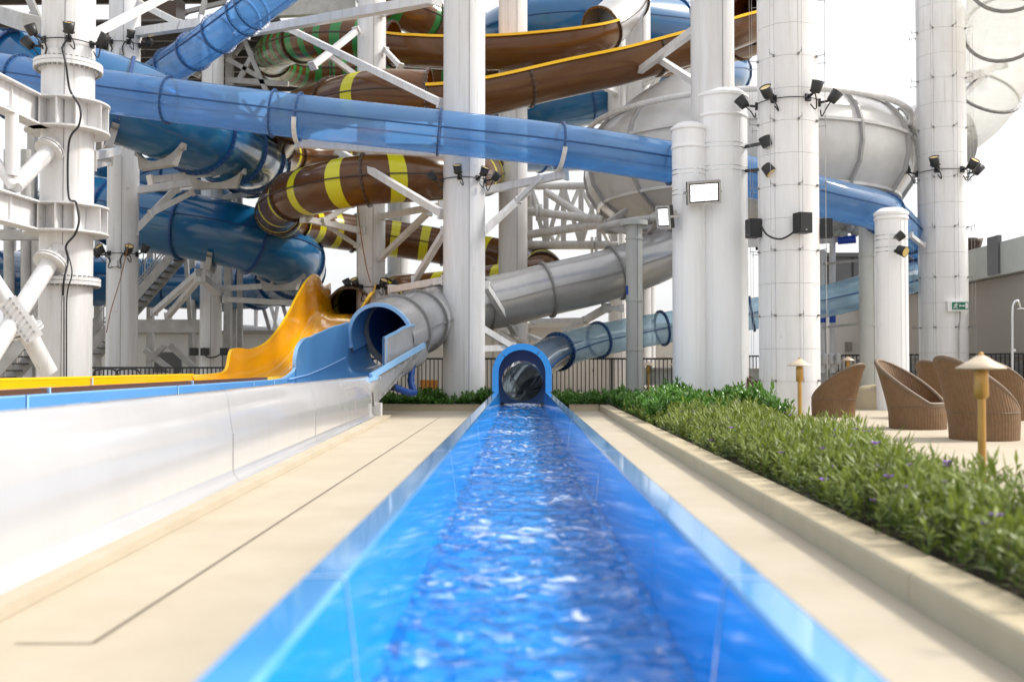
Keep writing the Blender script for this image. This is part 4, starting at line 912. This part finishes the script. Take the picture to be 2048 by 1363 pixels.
mb = MB(); q = P(1938, 540, 34); mb.lathe([(.3, 0), (.3, .5), (.42, .9), (.46, 1.05), (.4, 1.05)], q, n=20); mb.build('cowl', M['brown_dk'], vt)
mb = MB(); mb.lathe([(.36, -.25), (.36, 0), (.3, 0)], q, n=20); mb.build('curb', M['brown_dk'], vt)
for px, w_, top, Y in ((505, 60, 655, 420), (560, 45, 640, 450), (600, 40, 650, 400), (1090, 70, 640, 430), (690, 40, 645, 440)):
    t = thing('distant_tower', 'hazy pale tower block on the skyline at %s' % {505: 'the left beside the square post', 560: 'left above the low pipe truss', 600: 'the left just before the yellow chute', 1090: 'the middle behind the silver tube', 690: 'the left behind the brown coils'}[px], 'building', (PX(px, Y), Y, 0))
    z = PZ(top, Y); ww = w_*Y/FPX
    mb = MB(); mb.box((PX(px, Y), Y, z/2), (ww, 12, z)); mb.build('wall', M['far'], t)
    mb = MB(); mb.box((PX(px, Y), Y, z+.6), (ww*.5, 6, 1.2)); mb.build('roof', M['far'], t)
# pipe rack at right
pr_ = thing('pipe_rack', 'pair of pale vertical water pipes with blue bands right of the speaker column', 'pipes', P(1655, 780, 30))
for px, y0, y1 in ((1645, 500, 745), (1665, 470, 745)):
    mb = MB(); mb.cyl(P(px, y1, 30), P(px, y0, 30), .09, n=14); o = mb.build('pipe', M['white'], pr_)
    mb = MB(); mb.cyl(P(px, 645, 30), P(px, 618, 30), .095, n=14); mb.build('blue_band', M['bluepaint'], o)
for y in (524, 651):
    mb = MB(); mb.bar(P(1640, y+4, 30), P(1725, y-4, 29), .04, .07); mb.build('rail', M['steel'], pr_)
mb = MB(); mb.cyl(P(1640, 480, 30), P(1690, 476, 30), .12, n=12); mb.build('header_pipe', M['white'], pr_)
mb = MB(); mb.cyl(P(1676, 481, 29.8), P(1712, 478, 29.6), .12, n=12); mb.build('blue_pipe', M['bluepaint'], pr_)
for k in range(4):
    mb = MB(); q = P(1672+k*13, 462-3*k+(k % 2)*10, 29.8); mb.lathe([(.02, -.16), (.13, -.1), (.16, 0), (.13, .1), (.02, .16)], q, n=14); mb.build('valve', M['pole'], pr_)
for k in range(3):
    mb = MB(); q = P(1648+k*14, 715, 29.8); mb.lathe([(.05, -.2), (.12, -.14), (.06, 0), (.1, .1), (.02, .14)], q, n=12); mb.build('fitting', M['white'], pr_)
# steel edge beam behind the fence at the right
eb = thing('edge_beam', 'grey green steel edge beam behind the fence between the right columns', 'beam', P(1400, 790, 31))
mb = MB(); mb.ibeam(P(1288, 752, 31), P(1930, 757, 31), .3, .55, .05); mb.build('beam', M['pole'], eb)
for a in range(1300, 1900, 60):
    mb = MB(); mb.box(P(a, 753, 30.95), (.03, .2, .42)); mb.build('stiffener', M['pole'], eb)
# fences
def fence(label, pxa, pxb, Y, ztop, zb=.1, sp=.117, post=2.3, Yb=None):
    A, B = Vector((PX(pxa, Y), Y, 0)), Vector((PX(pxb, Yb or Y), Yb or Y, 0)); t = thing('fence', label, 'fence', A); L = (B-A).length; d = (B-A)/L
    for z, h in ((ztop, .05), (zb+.05, .035)):
        mb = MB(); mb.bar(A+Vector((0, 0, z)), B+Vector((0, 0, z)), .05, h); mb.build('rail', M['black'], t)
    bar = MB().box((0, 0, (ztop+zb)/2), (.026, .026, ztop-zb-.04)).mesh('bar', M['black']); pm = MB().box((0, 0, ztop/2), (.055, .055, ztop)).mesh('post', M['black'])
    for k in range(int(L/sp)): link_mesh('bar', bar, t, d*(k+.5)*sp)
    for k in range(int(L/post)+1): link_mesh('post', pm, t, d*k*post)
    return t
fence('black bar fence along the back hedge between the scoop and the floodlight column', 742, 1365, 28.5, PZ(717, 28.5))
fence('black bar fence behind the yellow lane at the left', 178, 450, 26, PZ(735, 26), .05, .11)
fence('black bar fence in front of the right buildings behind the wicker chairs', 1490, 2090, 33, PZ(712, 33), .1, .117, 2.3, 27)
hr = thing('handrail', 'bent black pipe handrail beside the yellow lane', 'handrail', P(230, 760, 24))
for dx in (0, 45):
    p, _ = spline([P(186+dx, 775, 24), P(188+dx, 745, 24), P(200+dx, 738, 24), P(225+dx, 738, 24), P(236+dx, 748, 24), P(238+dx, 775, 24)], .05); mb = MB(); mb.tube(p, .025, 8); mb.build('rail', M['black'], hr)
ob = thing('crate', 'orange crate behind the fence left of the middle column', 'crate', P(858, 780, 30))
mb = MB(); q = P(858, 777, 30); mb.box((q.x, q.y, q.z+.0), (.5, .4, .03))
for dx in (-.24, .24): mb.box((q.x+dx, q.y, q.z+.14), (.02, .4, .25))
for dy in (-.19, .19): mb.box((q.x, q.y+dy, q.z+.14), (.46, .02, .25))
mb.build('shell', M['crate'], ob)
for dz in (.06, .2):
    mb = MB(); mb.box((q.x, q.y-.21, q.z+dz), (.5, .02, .05)); mb.build('slat', M['crate'], ob)
# pale round planters
for px, py, Y, w_, lab in ((1752, 812, 24, 95, 'beige domed concrete seat left of the open wicker chair'), (1858, 808, 25, 80, 'beige domed concrete seat between the wicker chairs and the sign column')):
    c = onfloor(px, py); c.y = Y; c.x = PX(px, Y); c.z = 0; r = w_*Y/FPX/2
    t = thing('concrete_seat', lab, 'seat', c); mb = MB(); mb.lathe([(r*1.02, .0), (r, .05), (r*.97, .3), (r*.85, .45), (r*.55, .55), (.02, .58)], c, n=32); mb.build('dome', M['kerb'], t)
    mb = MB(); mb.lathe([(r*1.05, .0), (r*1.05, .06), (r, .06)], c, n=32, sm=False); mb.build('foot', M['kerb'], t)

# ------------------------------------------------------------------ plants
def leaf_mesh(name, label, spots, mat_, leaf_len, leaf_w, per, height, spread, seed, group=None, flowers=0, cat='plants', droop=.5):
    """spots: (x, y, z, scale); every stem carries leaf blades of two quads folded along the midrib"""
    r = np.random.RandomState(seed); V = []; F = []; T = []
    stems = MB(); fl_ = MB()
    for (x, y, z, sc) in spots:
        a = r.uniform(0, 6.28); lean = r.uniform(0, spread); h = height*sc*r.uniform(.7, 1.15)
        top = Vector((x+lean*math.cos(a), y+lean*math.sin(a), z+h)); base = Vector((x, y, z))
        if h > .2 and r.rand() < .5: stems.cyl(base, top, .004, .002, n=3, cap=False)
        tone0 = r.uniform(-.2, .22)
        for k in range(per):
            t = (k+r.rand())/per; t = .12+.88*t; p = base.lerp(top, t); th = r.uniform(0, 6.28); el = r.uniform(.15, 1.25) if t < .85 else r.uniform(.6, 1.4)
            L = leaf_len*sc*r.uniform(.6, 1.25); W = leaf_w*r.uniform(.75, 1.25)
            d = Vector((math.cos(th)*math.cos(el), math.sin(th)*math.cos(el), math.sin(el))); s_ = Vector((-math.sin(th), math.cos(th), 0))*W/2
            nrm = d.cross(s_).normalized()
            m1 = p+d*L*.5+nrm*W*.12; e = p+d*L-Vector((0, 0, L*droop*r.rand()*.5))
            b = len(V); V += [p, m1+s_-nrm*W*.25, e, m1-s_-nrm*W*.25, m1]
            F += [(b, b+1, b+4), (b+1, b+2, b+4), (b, b+4, b+3), (b+4, b+2, b+3)]
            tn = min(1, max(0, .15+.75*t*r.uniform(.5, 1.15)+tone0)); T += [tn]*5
        if flowers and r.rand() < flowers:
            for k in range(5):
                q = k*1.2566+a; c = top+Vector((0, 0, .015)); u = Vector((math.cos(q), math.sin(q), .5))*.026; v = Vector((-math.sin(q), math.cos(q), 0))*.015
                fl_.add([c, c+u-v, c+u*1.25, c+u+v], [(0, 1, 2, 3)], 0, False)
    me = bpy.data.meshes.new(name); me.from_pydata([tuple(v) for v in V], [], F); me.materials.append(mat_)
    at = me.attributes.new('tone', 'FLOAT', 'POINT'); at.data.foreach_set('value', T)
    o = bpy.data.objects.new(name, me); COL.objects.link(o); tag(o, label, cat, kind='stuff')
    if stems.v: stems.build('stems', M['stem'], o)['kind'] = 'stuff'
    if fl_.v: fl_.build('flowers', M['flower'], o)['kind'] = 'stuff'
    return o
r = np.random.RandomState(11); spots = []
Yc = 3.4
while Yc < 19.5:
    dens = 270 if Yc < 9 else 200
    wd = xb(Yc)-(KX+.28)
    for k in range(int(dens*wd*.25)):
        u = r.rand(); x = KX+.25+u*(wd+.04)+.03*r.randn(); yy = Yc+.25*r.rand(); edge_ = min(1, .68+u*2.2)*(.9+.2*math.sin(x*5.3+yy*2.1)*math.sin(yy*3.7-x*2.2))
        if r.rand() < .12*(.5+.5*math.sin(yy*4.4+x*3)): continue
        spots.append((x, yy, .1, edge_*(.7+.5*r.rand())*(1.12 if Yc < 10 else 1.0)))
    Yc += .25
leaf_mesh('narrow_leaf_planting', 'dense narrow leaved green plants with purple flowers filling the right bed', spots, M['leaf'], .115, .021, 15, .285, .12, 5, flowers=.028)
spots = []
def blob(n, x0, x1, y0, y1, h0=1.):
    for k in range(n):
        x, y = r.uniform(x0, x1), r.uniform(y0, y1); m = .75+.35*math.sin(x*3.1+y*1.7)*math.sin(y*2.3-x*1.1); spots.append((x, y, .1, h0*m*r.uniform(.75, 1.1)))
blob(1500, KX+.3, 4.3, 16.2, 22.7, 1.3); blob(500, KX+.3, 3.2, 15.2, 18.5, 1.15)
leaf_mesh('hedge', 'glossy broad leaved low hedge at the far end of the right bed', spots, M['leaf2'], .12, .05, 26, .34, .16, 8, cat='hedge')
spots = []; blob(800, -3.5, -.95, 22.95, 25.5, 1.0); blob(300, .75, 1.7, 22.95, 25.5, 1.0); blob(350, -.95, .75, 24.5, 25.5, .9); blob(350, 1.7, 5.0, 22.9, 25.5, 1.0)
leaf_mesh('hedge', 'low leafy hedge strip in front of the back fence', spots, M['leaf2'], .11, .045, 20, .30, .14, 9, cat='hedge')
spots = []; blob(260, PX(1640, 27), PX(1900, 27), 26.6, 27.4, 1.3)
leaf_mesh('hedge', 'bright green shrubs behind the wicker chairs', spots, M['leaf2'], .12, .05, 18, .34, .14, 10, cat='hedge')

# ------------------------------------------------------------------ garden lamps
def lamp_post(label, px, Y, ptop, capw, z0=.1):
    x = PX(px, Y); t = thing('garden_lamp', label, 'lamp', (x, Y, z0), 'bronze mushroom garden lamps'); zt = PZ(ptop, Y); k = capw*Y/FPX/2; s_ = k/.16
    c = Vector((x, Y, 0))
    mb = MB(); mb.cyl((x, Y, z0), (x, Y, zt-.30*s_), .026*s_, n=18); mb.build('post', M['bronze'], t)
    mb = MB(); mb.lathe([(.026*s_, zt-.31*s_), (.046*s_, zt-.29*s_), (.046*s_, zt-.13*s_), (.03*s_, zt-.10*s_)], c, n=22); mb.build('lamp_neck', M['bronze'], t)
    mb = MB(); mb.lathe([(k*.25, zt-.11*s_), (k, zt-.105*s_), (k, zt-.098*s_), (k*.62, zt-.065*s_), (k*.25, zt-.025*s_), (.014*s_, zt-.012*s_)], c, n=36); o = mb.build('cap', M['cap'], t)
    mb = MB(); mb.lathe([(.016*s_, zt-.016*s_), (.018*s_, zt-.006*s_), (.012*s_, zt+.004*s_), (.002, zt+.008*s_)], c, n=12); mb.build('finial', M['bronze'], o)
    return t
lamp_post('nearest bronze mushroom lamp standing in the plants at the right', 1962, 6.6, 706, 94)
lamp_post('bronze mushroom lamp in front of the broad panelled column', 1599, 13.3, 715, 50)
lamp_post('small bronze lamp beside the grey bowl pole', 1297, 24.2, 722, 26)
lamp_post('small bronze lamp at the left edge of the narrow sleeved column', 1350, 23.9, 722, 26)
lamp_post('distant bronze lamp peeking over the wicker chair nearest the speaker column', 1696, 25.5, 712, 27)

# ------------------------------------------------------------------ wicker chairs
def make_chair():
    t = thing('wicker_chair', 'x', 'chair', (0, 0, 0), 'round wicker tub chairs on the deck'); n = 120
    def hgt(a):
        q = abs(((a+math.pi) % (2*math.pi))-math.pi)     # 0 at the front, pi at the back
        if q < R_(38): return .40
        f = (math.cos(R_(38))-math.cos(q))/(math.cos(R_(38))+1); return .40+.70*f**.92
    def ring(a, z, rb, j, ins=0):
        f = z/1.1; rr = rb*(1-.02*math.sin(f*3))+(.0022 if j % 2 else -.0022)-ins
        lean = -.30*max(0, (z-.30))**1.1
        fr = .93 if False else 1
        return Vector((rr*math.sin(a)*1.0, -rr*math.cos(a)*fr-lean*1.0, z))
    zs = [0, .33, .345, .36]; mb = MB(); vs = []
    lv = [0, .12, .25, .37]
    for z in lv:
        for j in range(n): a = 2*math.pi*j/n; vs.append(ring(a, z, .46+.07*z, j))
    mb.add(vs, [(q*n+j, q*n+(j+1) % n, (q+1)*n+(j+1) % n, (q+1)*n+j) for q in range(len(lv)-1) for j in range(n)], 0, False)
    mb.build('base_drum', M['wicker'], t)
    for name, ins in (('back_shell', 0), ('inner_shell', .05)):
        mb = MB(); vs = []; lv2 = [0, .15, .3, .45, .6, .75, .9, 1.0]
        for f in lv2:
            for j in range(n): a = 2*math.pi*j/n; h = hgt(a); vs.append(ring(a, .371+(h-.371)*f, .488, j, ins))
        mb.add(vs, [(q*n+j, q*n+(j+1) % n, (q+1)*n+(j+1) % n, (q+1)*n+j) for q in range(len(lv2)-1) for j in range(n)], 0, False); mb.build(name, M['wicker'], t)
    mb = MB(); mb.tube([ring(2*math.pi*j/72, .37, .488, 0, -.004) for j in range(73)], .007, 6, cap=False); mb.build('seam_band', M['wicker_rim'], t)
    p = [ring(2*math.pi*j/72, hgt(2*math.pi*j/72), .488, 0, .022) for j in range(73)]
    mb = MB(); mb.tube(p, .036, 10, cap=False); mb.build('rim', M['wicker_rim'], t)
    mb = MB(); mb.lathe([(.02, .375), (.41, .37), (.435, .34), (.435, .2)], n=40); mb.build('seat', M['wicker'], t)
    return t
proto = make_chair()
chairs = [((6.30, 16.3), 44, 1.0, 'open wicker chair showing its woven inside, just right of the sleeved column base'),
          ((6.28, 13.9), 105, 1.02, 'nearest wicker chair seen from behind, partly hidden by the big mushroom lamp'),
          ((6.12, 20.2), -140, .95, 'wicker chair seen from behind beside the speaker column, facing left'),
          ((9.0, 19.0), 122, 1.0, 'wicker chair at the right edge in the back row'),
          ((8.25, 19.8), 118, 1.0, 'wicker chair mostly hidden behind the nearest chair'),
          ((5.15, 22.6), 70, .95, 'wicker chair half hidden between the sleeved column and the speaker column'),
          ((4.95, 23.9), 60, .95, 'wicker chair rim just left of the speaker column, behind another chair')]
for i, ((x, y), a, s_, lab) in enumerate(chairs):
    o = proto if i == 0 else copy_tree(proto)
    o.location = (x, y, 0); o.rotation_euler.z = R_(a); o.scale = (s_*.95, s_*.95, s_); o['label'] = lab

# ------------------------------------------------------------------ lights, speakers, sign, shower
def make_spot():
    t = thing('spotlight', 'x', 'spotlight', (0, 0, 0), 'x')
    def TL(m): q = Matrix.Rotation(R_(38), 3, 'X'); m.v = [tuple(q @ Vector(v)+Vector((0, -.26, .08))) for v in m.v]
    mb = MB(); mb.lathe([(.02, -.10), (.075, -.10), (.085, -.07), (.105, .10), (.095, .10), (.09, .08)], (0, 0, 0), n=20); TL(mb); mb.build('housing', M['grey_lamp'], t)
    mb = MB(); mb.lathe([(.09, .085), (.001, .085)], (0, 0, 0), n=20, sm=False); TL(mb); mb.build('lens', M['lens'], t)
    mb = MB(); mb.box((0, -.02, 0), (.10, .04, .12)); mb.bar((0, -.03, 0), (0, -.18, .02), .035, .035); mb.bar((-.1, -.2, .03), (.1, -.2, .03), .02, .03); mb.build('bracket', M['plastic'], t)
    mb = MB(); p, _ = spline([Vector(q) for q in ((0, -.2, 0), (.08, -.12, -.1), (.1, -.05, -.22), (.02, -.03, -.12))], .03); mb.tube(p, .012, 5); mb.build('lead', M['plastic'], t)
    return t
sproto = make_spot(); first = [True]
def spot(label, group, x, y, z, rz, s_=1., tilt=0., flip=False):
    o = sproto if first[0] else copy_tree(sproto); first[0] = False
    o.location = (x, y, z); o.rotation_euler = (tilt, 0, rz); o.scale = (s_, s_, -s_ if False else s_); o['label'] = label; o['group'] = group
    return o
ordn = ['leftmost', 'second from left', 'third from left', 'fourth from left', 'rightmost']
for col, Y, py, angs, cn, sc in ((c1, 20, 88, (-85, -35, 25, 80), 'the far left column', 1.1), (c2, 31, 88, (-80, -30, 35, 85), 'the second column from left, upper ring', 1.25), (c2, 31, 508, (-85, -30, 35, 80), 'the second column from left, lower ring', 1.25),
                            (c3, 23.9, 362, (-78, -8, 42, 82), 'the white column left of the tube exit', 1.05), (c5, 31.8, 575, (-88, -30, 38, 84), 'the column ringed by brown coils', 1.25), (c7, 21.6, 213, (-98, -40, 24, 72), 'the broad panelled column', 1.25), (c8, 28, 350, (-98, -33, 28, 90), 'the exit sign column', 1.35)):
    r0 = col['r']; z = PZ(py, Y)
    for k, a in enumerate(angs):
        a = R_(a); nm = ordn[k] if k < 3 else 'rightmost'
        spot('spotlight on %s, %s' % (cn, nm), 'spotlights ringing the columns', col.location.x+r0*math.sin(a), col.location.y-r0*math.cos(a), z, a, sc, R_(rnd.uniform(-14, 10)))
    p = [Vector((col.location.x+(r0+.05)*math.sin(a), col.location.y-(r0+.05)*math.cos(a), z)) for a in np.linspace(-1.4, 1.3, 14)]
    mb = MB(); mb.tube(p, .012, 5); mb.build('lamp_cable', M['plastic'], col)
    if col in (c1, c2, c5):
        q = col.location; mb = MB(); mb.box((q.x-.02, q.y-r0-.04, z-.32), (.17, .09, .20)); mb.build('junction_box', M['white'], col)
        for sx in (-1, 1):
            p, _ = spline([Vector((q.x-.02+sx*.05, q.y-r0-.05, z-.42)), Vector((q.x-.02+sx*.2, q.y-r0-.06, z-.45)), Vector((q.x-.02+sx*.16, q.y-r0-.05, z-.2)), Vector((q.x-.02+sx*.26, q.y-r0-.03, z))], .04); mb = MB(); mb.tube(p, .018, 6); mb.build('lamp_cable', M['plastic'], col)
def arm_lamp(label, a, b, s_, dirv):
    A, B = P(*a), P(*b); t = thing('spotlight', label, 'spotlight', A, 'arm mounted spotlights'); mb = MB(); mb.bar(A, B, .05, .07); mb.build('arm', M['grey_lamp'], t)
    d = Vector(dirv).normalized(); mb = MB(); mb.cyl(B-d*.09*s_, B+d*.12*s_, .11*s_, .13*s_, n=22); o = mb.build('housing', M['grey_lamp'], t)
    mb = MB(); mb.cyl(B+d*.121*s_, B+d*.126*s_, .11*s_, n=22); mb.build('lens', M['lens'], o)
arm_lamp('upper of two arm spotlights on the sleeved floodlight column', (1490, 294, 22.3), (1532, 285, 21.2), 1., (-.3, .1, .8))
arm_lamp('lower of two arm spotlights on the sleeved floodlight column', (1490, 342, 22.3), (1536, 338, 21.2), 1., (.5, -.35, -.75))
arm_lamp('upper lamp on the short sleeved column behind the chairs', (1790, 474, 23.0), (1799, 473, 22.7), .8, (.6, -.1, .5))
arm_lamp('lower lamp on the short sleeved column behind the chairs', (1790, 502, 23.0), (1803, 501, 22.7), .95, (.5, -.7, -.35))
def flood(label, c, w_, h_, yaw, pitch, roll=0, lit=True):
    c = P(*c); t = thing('floodlight', label, 'floodlight', c); q = Matrix.Rotation(yaw, 3, 'Z') @ Matrix.Rotation(pitch, 3, 'X') @ Matrix.Rotation(roll, 3, 'Y')
    def bx(name, ctr, d, m, par=t):
        mb = MB(); mb.box(ctr, d); mb.v = [tuple(q @ Vector(v)+c) for v in mb.v]; return mb.build(name, m, par)
    b = bx('housing', (0, .05, 0), (w_, .10, h_), M['grey_lamp'])
    for s_ in (-1, 1):
        bx('frame_bar', (0, -.012, s_*(h_/2-.02)), (w_, .025, .04), M['steel'], b); bx('frame_bar', (s_*(w_/2-.02), -.012, 0), (.04, .025, h_-.082), M['steel'], b)
    for i in range(4):
        for j in range(3):
            bx('led_module', ((i-1.5)*(w_-.13)/4, -.006, (j-1)*(h_-.13)/3), ((w_-.13)/4-.012, .012, (h_-.13)/3-.012), M['led'])
    for s_ in (-1, 1): bx('yoke_arm', (s_*(w_/2+.015), .12, 0), (.02, .26, .05), M['steel'])
    bx('yoke_plate', (0, .255, 0), (w_+.05, .02, .06), M['steel'])
    return t
flood('large lit LED floodlight facing us on the white sleeved columns', (1408, 385, 21.6), .74, .50, R_(6), R_(14), R_(-5))
fl2 = flood('smaller lit floodlight seen side on, left of the sleeved columns', (1327, 434, 21.8), .48, .50, R_(-62), R_(10), R_(6))
mb = MB(); mb.bar(P(1336, 430, 21.9), P(1352, 424, 22.0), .08, .10); mb.build('arm', M['steel'], fl2)
def speaker(label, px, py, Y, rz, s_=1.):
    c = P(px, py, Y); t = thing('speaker', label, 'speaker', c, 'black box speakers on the panelled column'); q = Matrix.Rotation(rz, 3, 'Z')
    def bx(name, ctr, d, m, par=t):
        mb = MB(); mb.box(ctr, d); mb.v = [tuple(q @ (Vector(v)*s_)+c) for v in mb.v]; return mb.build(name, m, par)
    bx('cabinet', (0, 0, 0), (.30, .26, .42), M['plastic']); bx('grille', (0, -.135, .0), (.27, .012, .39), M['grey_lamp']); bx('badge', (0, -.143, -.15), (.04, .006, .02), M['silver']); bx('wall_bracket', (0, .17, 0), (.08, .09, .2), M['steel'])
speaker('black box speaker in the middle of the broad panelled column', 1605, 446, 20.75, R_(18))
speaker('black box speaker on the right flank of the broad panelled column', 1652, 457, 21.5, R_(75), .95)
speaker('black box speaker on the left flank of the broad panelled column', 1507, 457, 21.5, R_(-75), .95)
for px, lab in ((388, 'left small black box light on the short column behind the yellow chute'), (410, 'middle small black box light on the short column behind the yellow chute'), (449, 'right small black box light on the short column behind the yellow chute')):
    t = thing('box_light', lab, 'light', P(px, 703, 36.3), 'box lights on the short column'); q = P(px, 703, 36.3); mb = MB(); mb.box(q, (.28, .2, .28)); mb.build('case', M['plastic'], t)
    mb = MB(); mb.box(q+Vector((0, -.105, 0)), (.22, .012, .22)); mb.build('front_glass', M['grey_lamp'], t)
cable('black cable looping between box lights on the short column', [(408, 695, 36.3), (412, 712, 36.2), (428, 714, 36.2), (445, 706, 36.3)], .03)
sg = thing('exit_sign', 'green running man exit sign with arrow on the right panelled column', 'sign', P(1918, 612, 27.2))
q = P(1918, 612, 27.25); mb = MB(); mb.box(q+Vector((-.03, .06, 0)), (.56, .12, .27)); mb.build('box', M['signw'], sg)
mb = MB(); mb.box(q+Vector((.03, -.006, .01)), (.44, .012, .20)); fc = mb.build('green_face', M['sign'], sg)
mb = MB(); f = q+Vector((0, -.016, .01))
mb.box(f+Vector((.20, 0, 0)), (.07, .006, .155))                       # doorway
mb.box(f+Vector((.08, 0, 0)), (.13, .006, .026))                       # arrow shaft
mb.add([f+Vector((.155, 0, 0)), f+Vector((.115, 0, .035)), f+Vector((.115, 0, -.035))], [(0, 1, 2)], 0, False)
mb.add([f+Vector((-.005, 0, 0)), f+Vector((.03, 0, -.035)), f+Vector((.03, 0, .035))], [(0, 1, 2)], 0, False)
mb.cyl(f+Vector((-.07, .003, .06)), f+Vector((-.07, -.003, .06)), .018, n=12)
for a, b in (((-.08, .04), (-.10, -.02)), ((-.10, -.02), (-.06, -.05)), ((-.06, -.05), (-.07, -.08)), ((-.10, -.02), (-.13, -.05)), ((-.13, -.05), (-.165, -.045)), ((-.08, .035), (-.04, .01)), ((-.085, .035), (-.125, .03)), ((-.125, .03), (-.14, .0))):
    mb.bar(f+Vector((a[0], 0, a[1])), f+Vector((b[0], 0, b[1])), .006, .022, up=(0, 0, 1))
mb.build('pictogram', M['signw'], fc)
sh = thing('shower', 'chrome outdoor shower pole with curved top at the right edge', 'shower', P(2026, 800, 24))
p, _ = spline([P(2025, 800, 24), P(2025, 700, 24), P(2025, 630, 24), P(2026, 610, 24), P(2031, 602, 24), P(2037, 603, 24), P(2041, 616, 24)], .05)
mb = MB(); mb.tube(p, .035, 10); mb.build('pole', M['chrome'], sh)
mb = MB(); qq = P(2043, 618, 24); mb.lathe([(.02, .03), (.16, .01), (.16, -.01), (.02, -.01)], qq, n=20); mb.build('shower_head', M['chrome'], sh)
mb = MB(); mb.box(P(2026, 700, 23.95), (.10, .08, .06)); mb.build('valve', M['chrome'], sh)
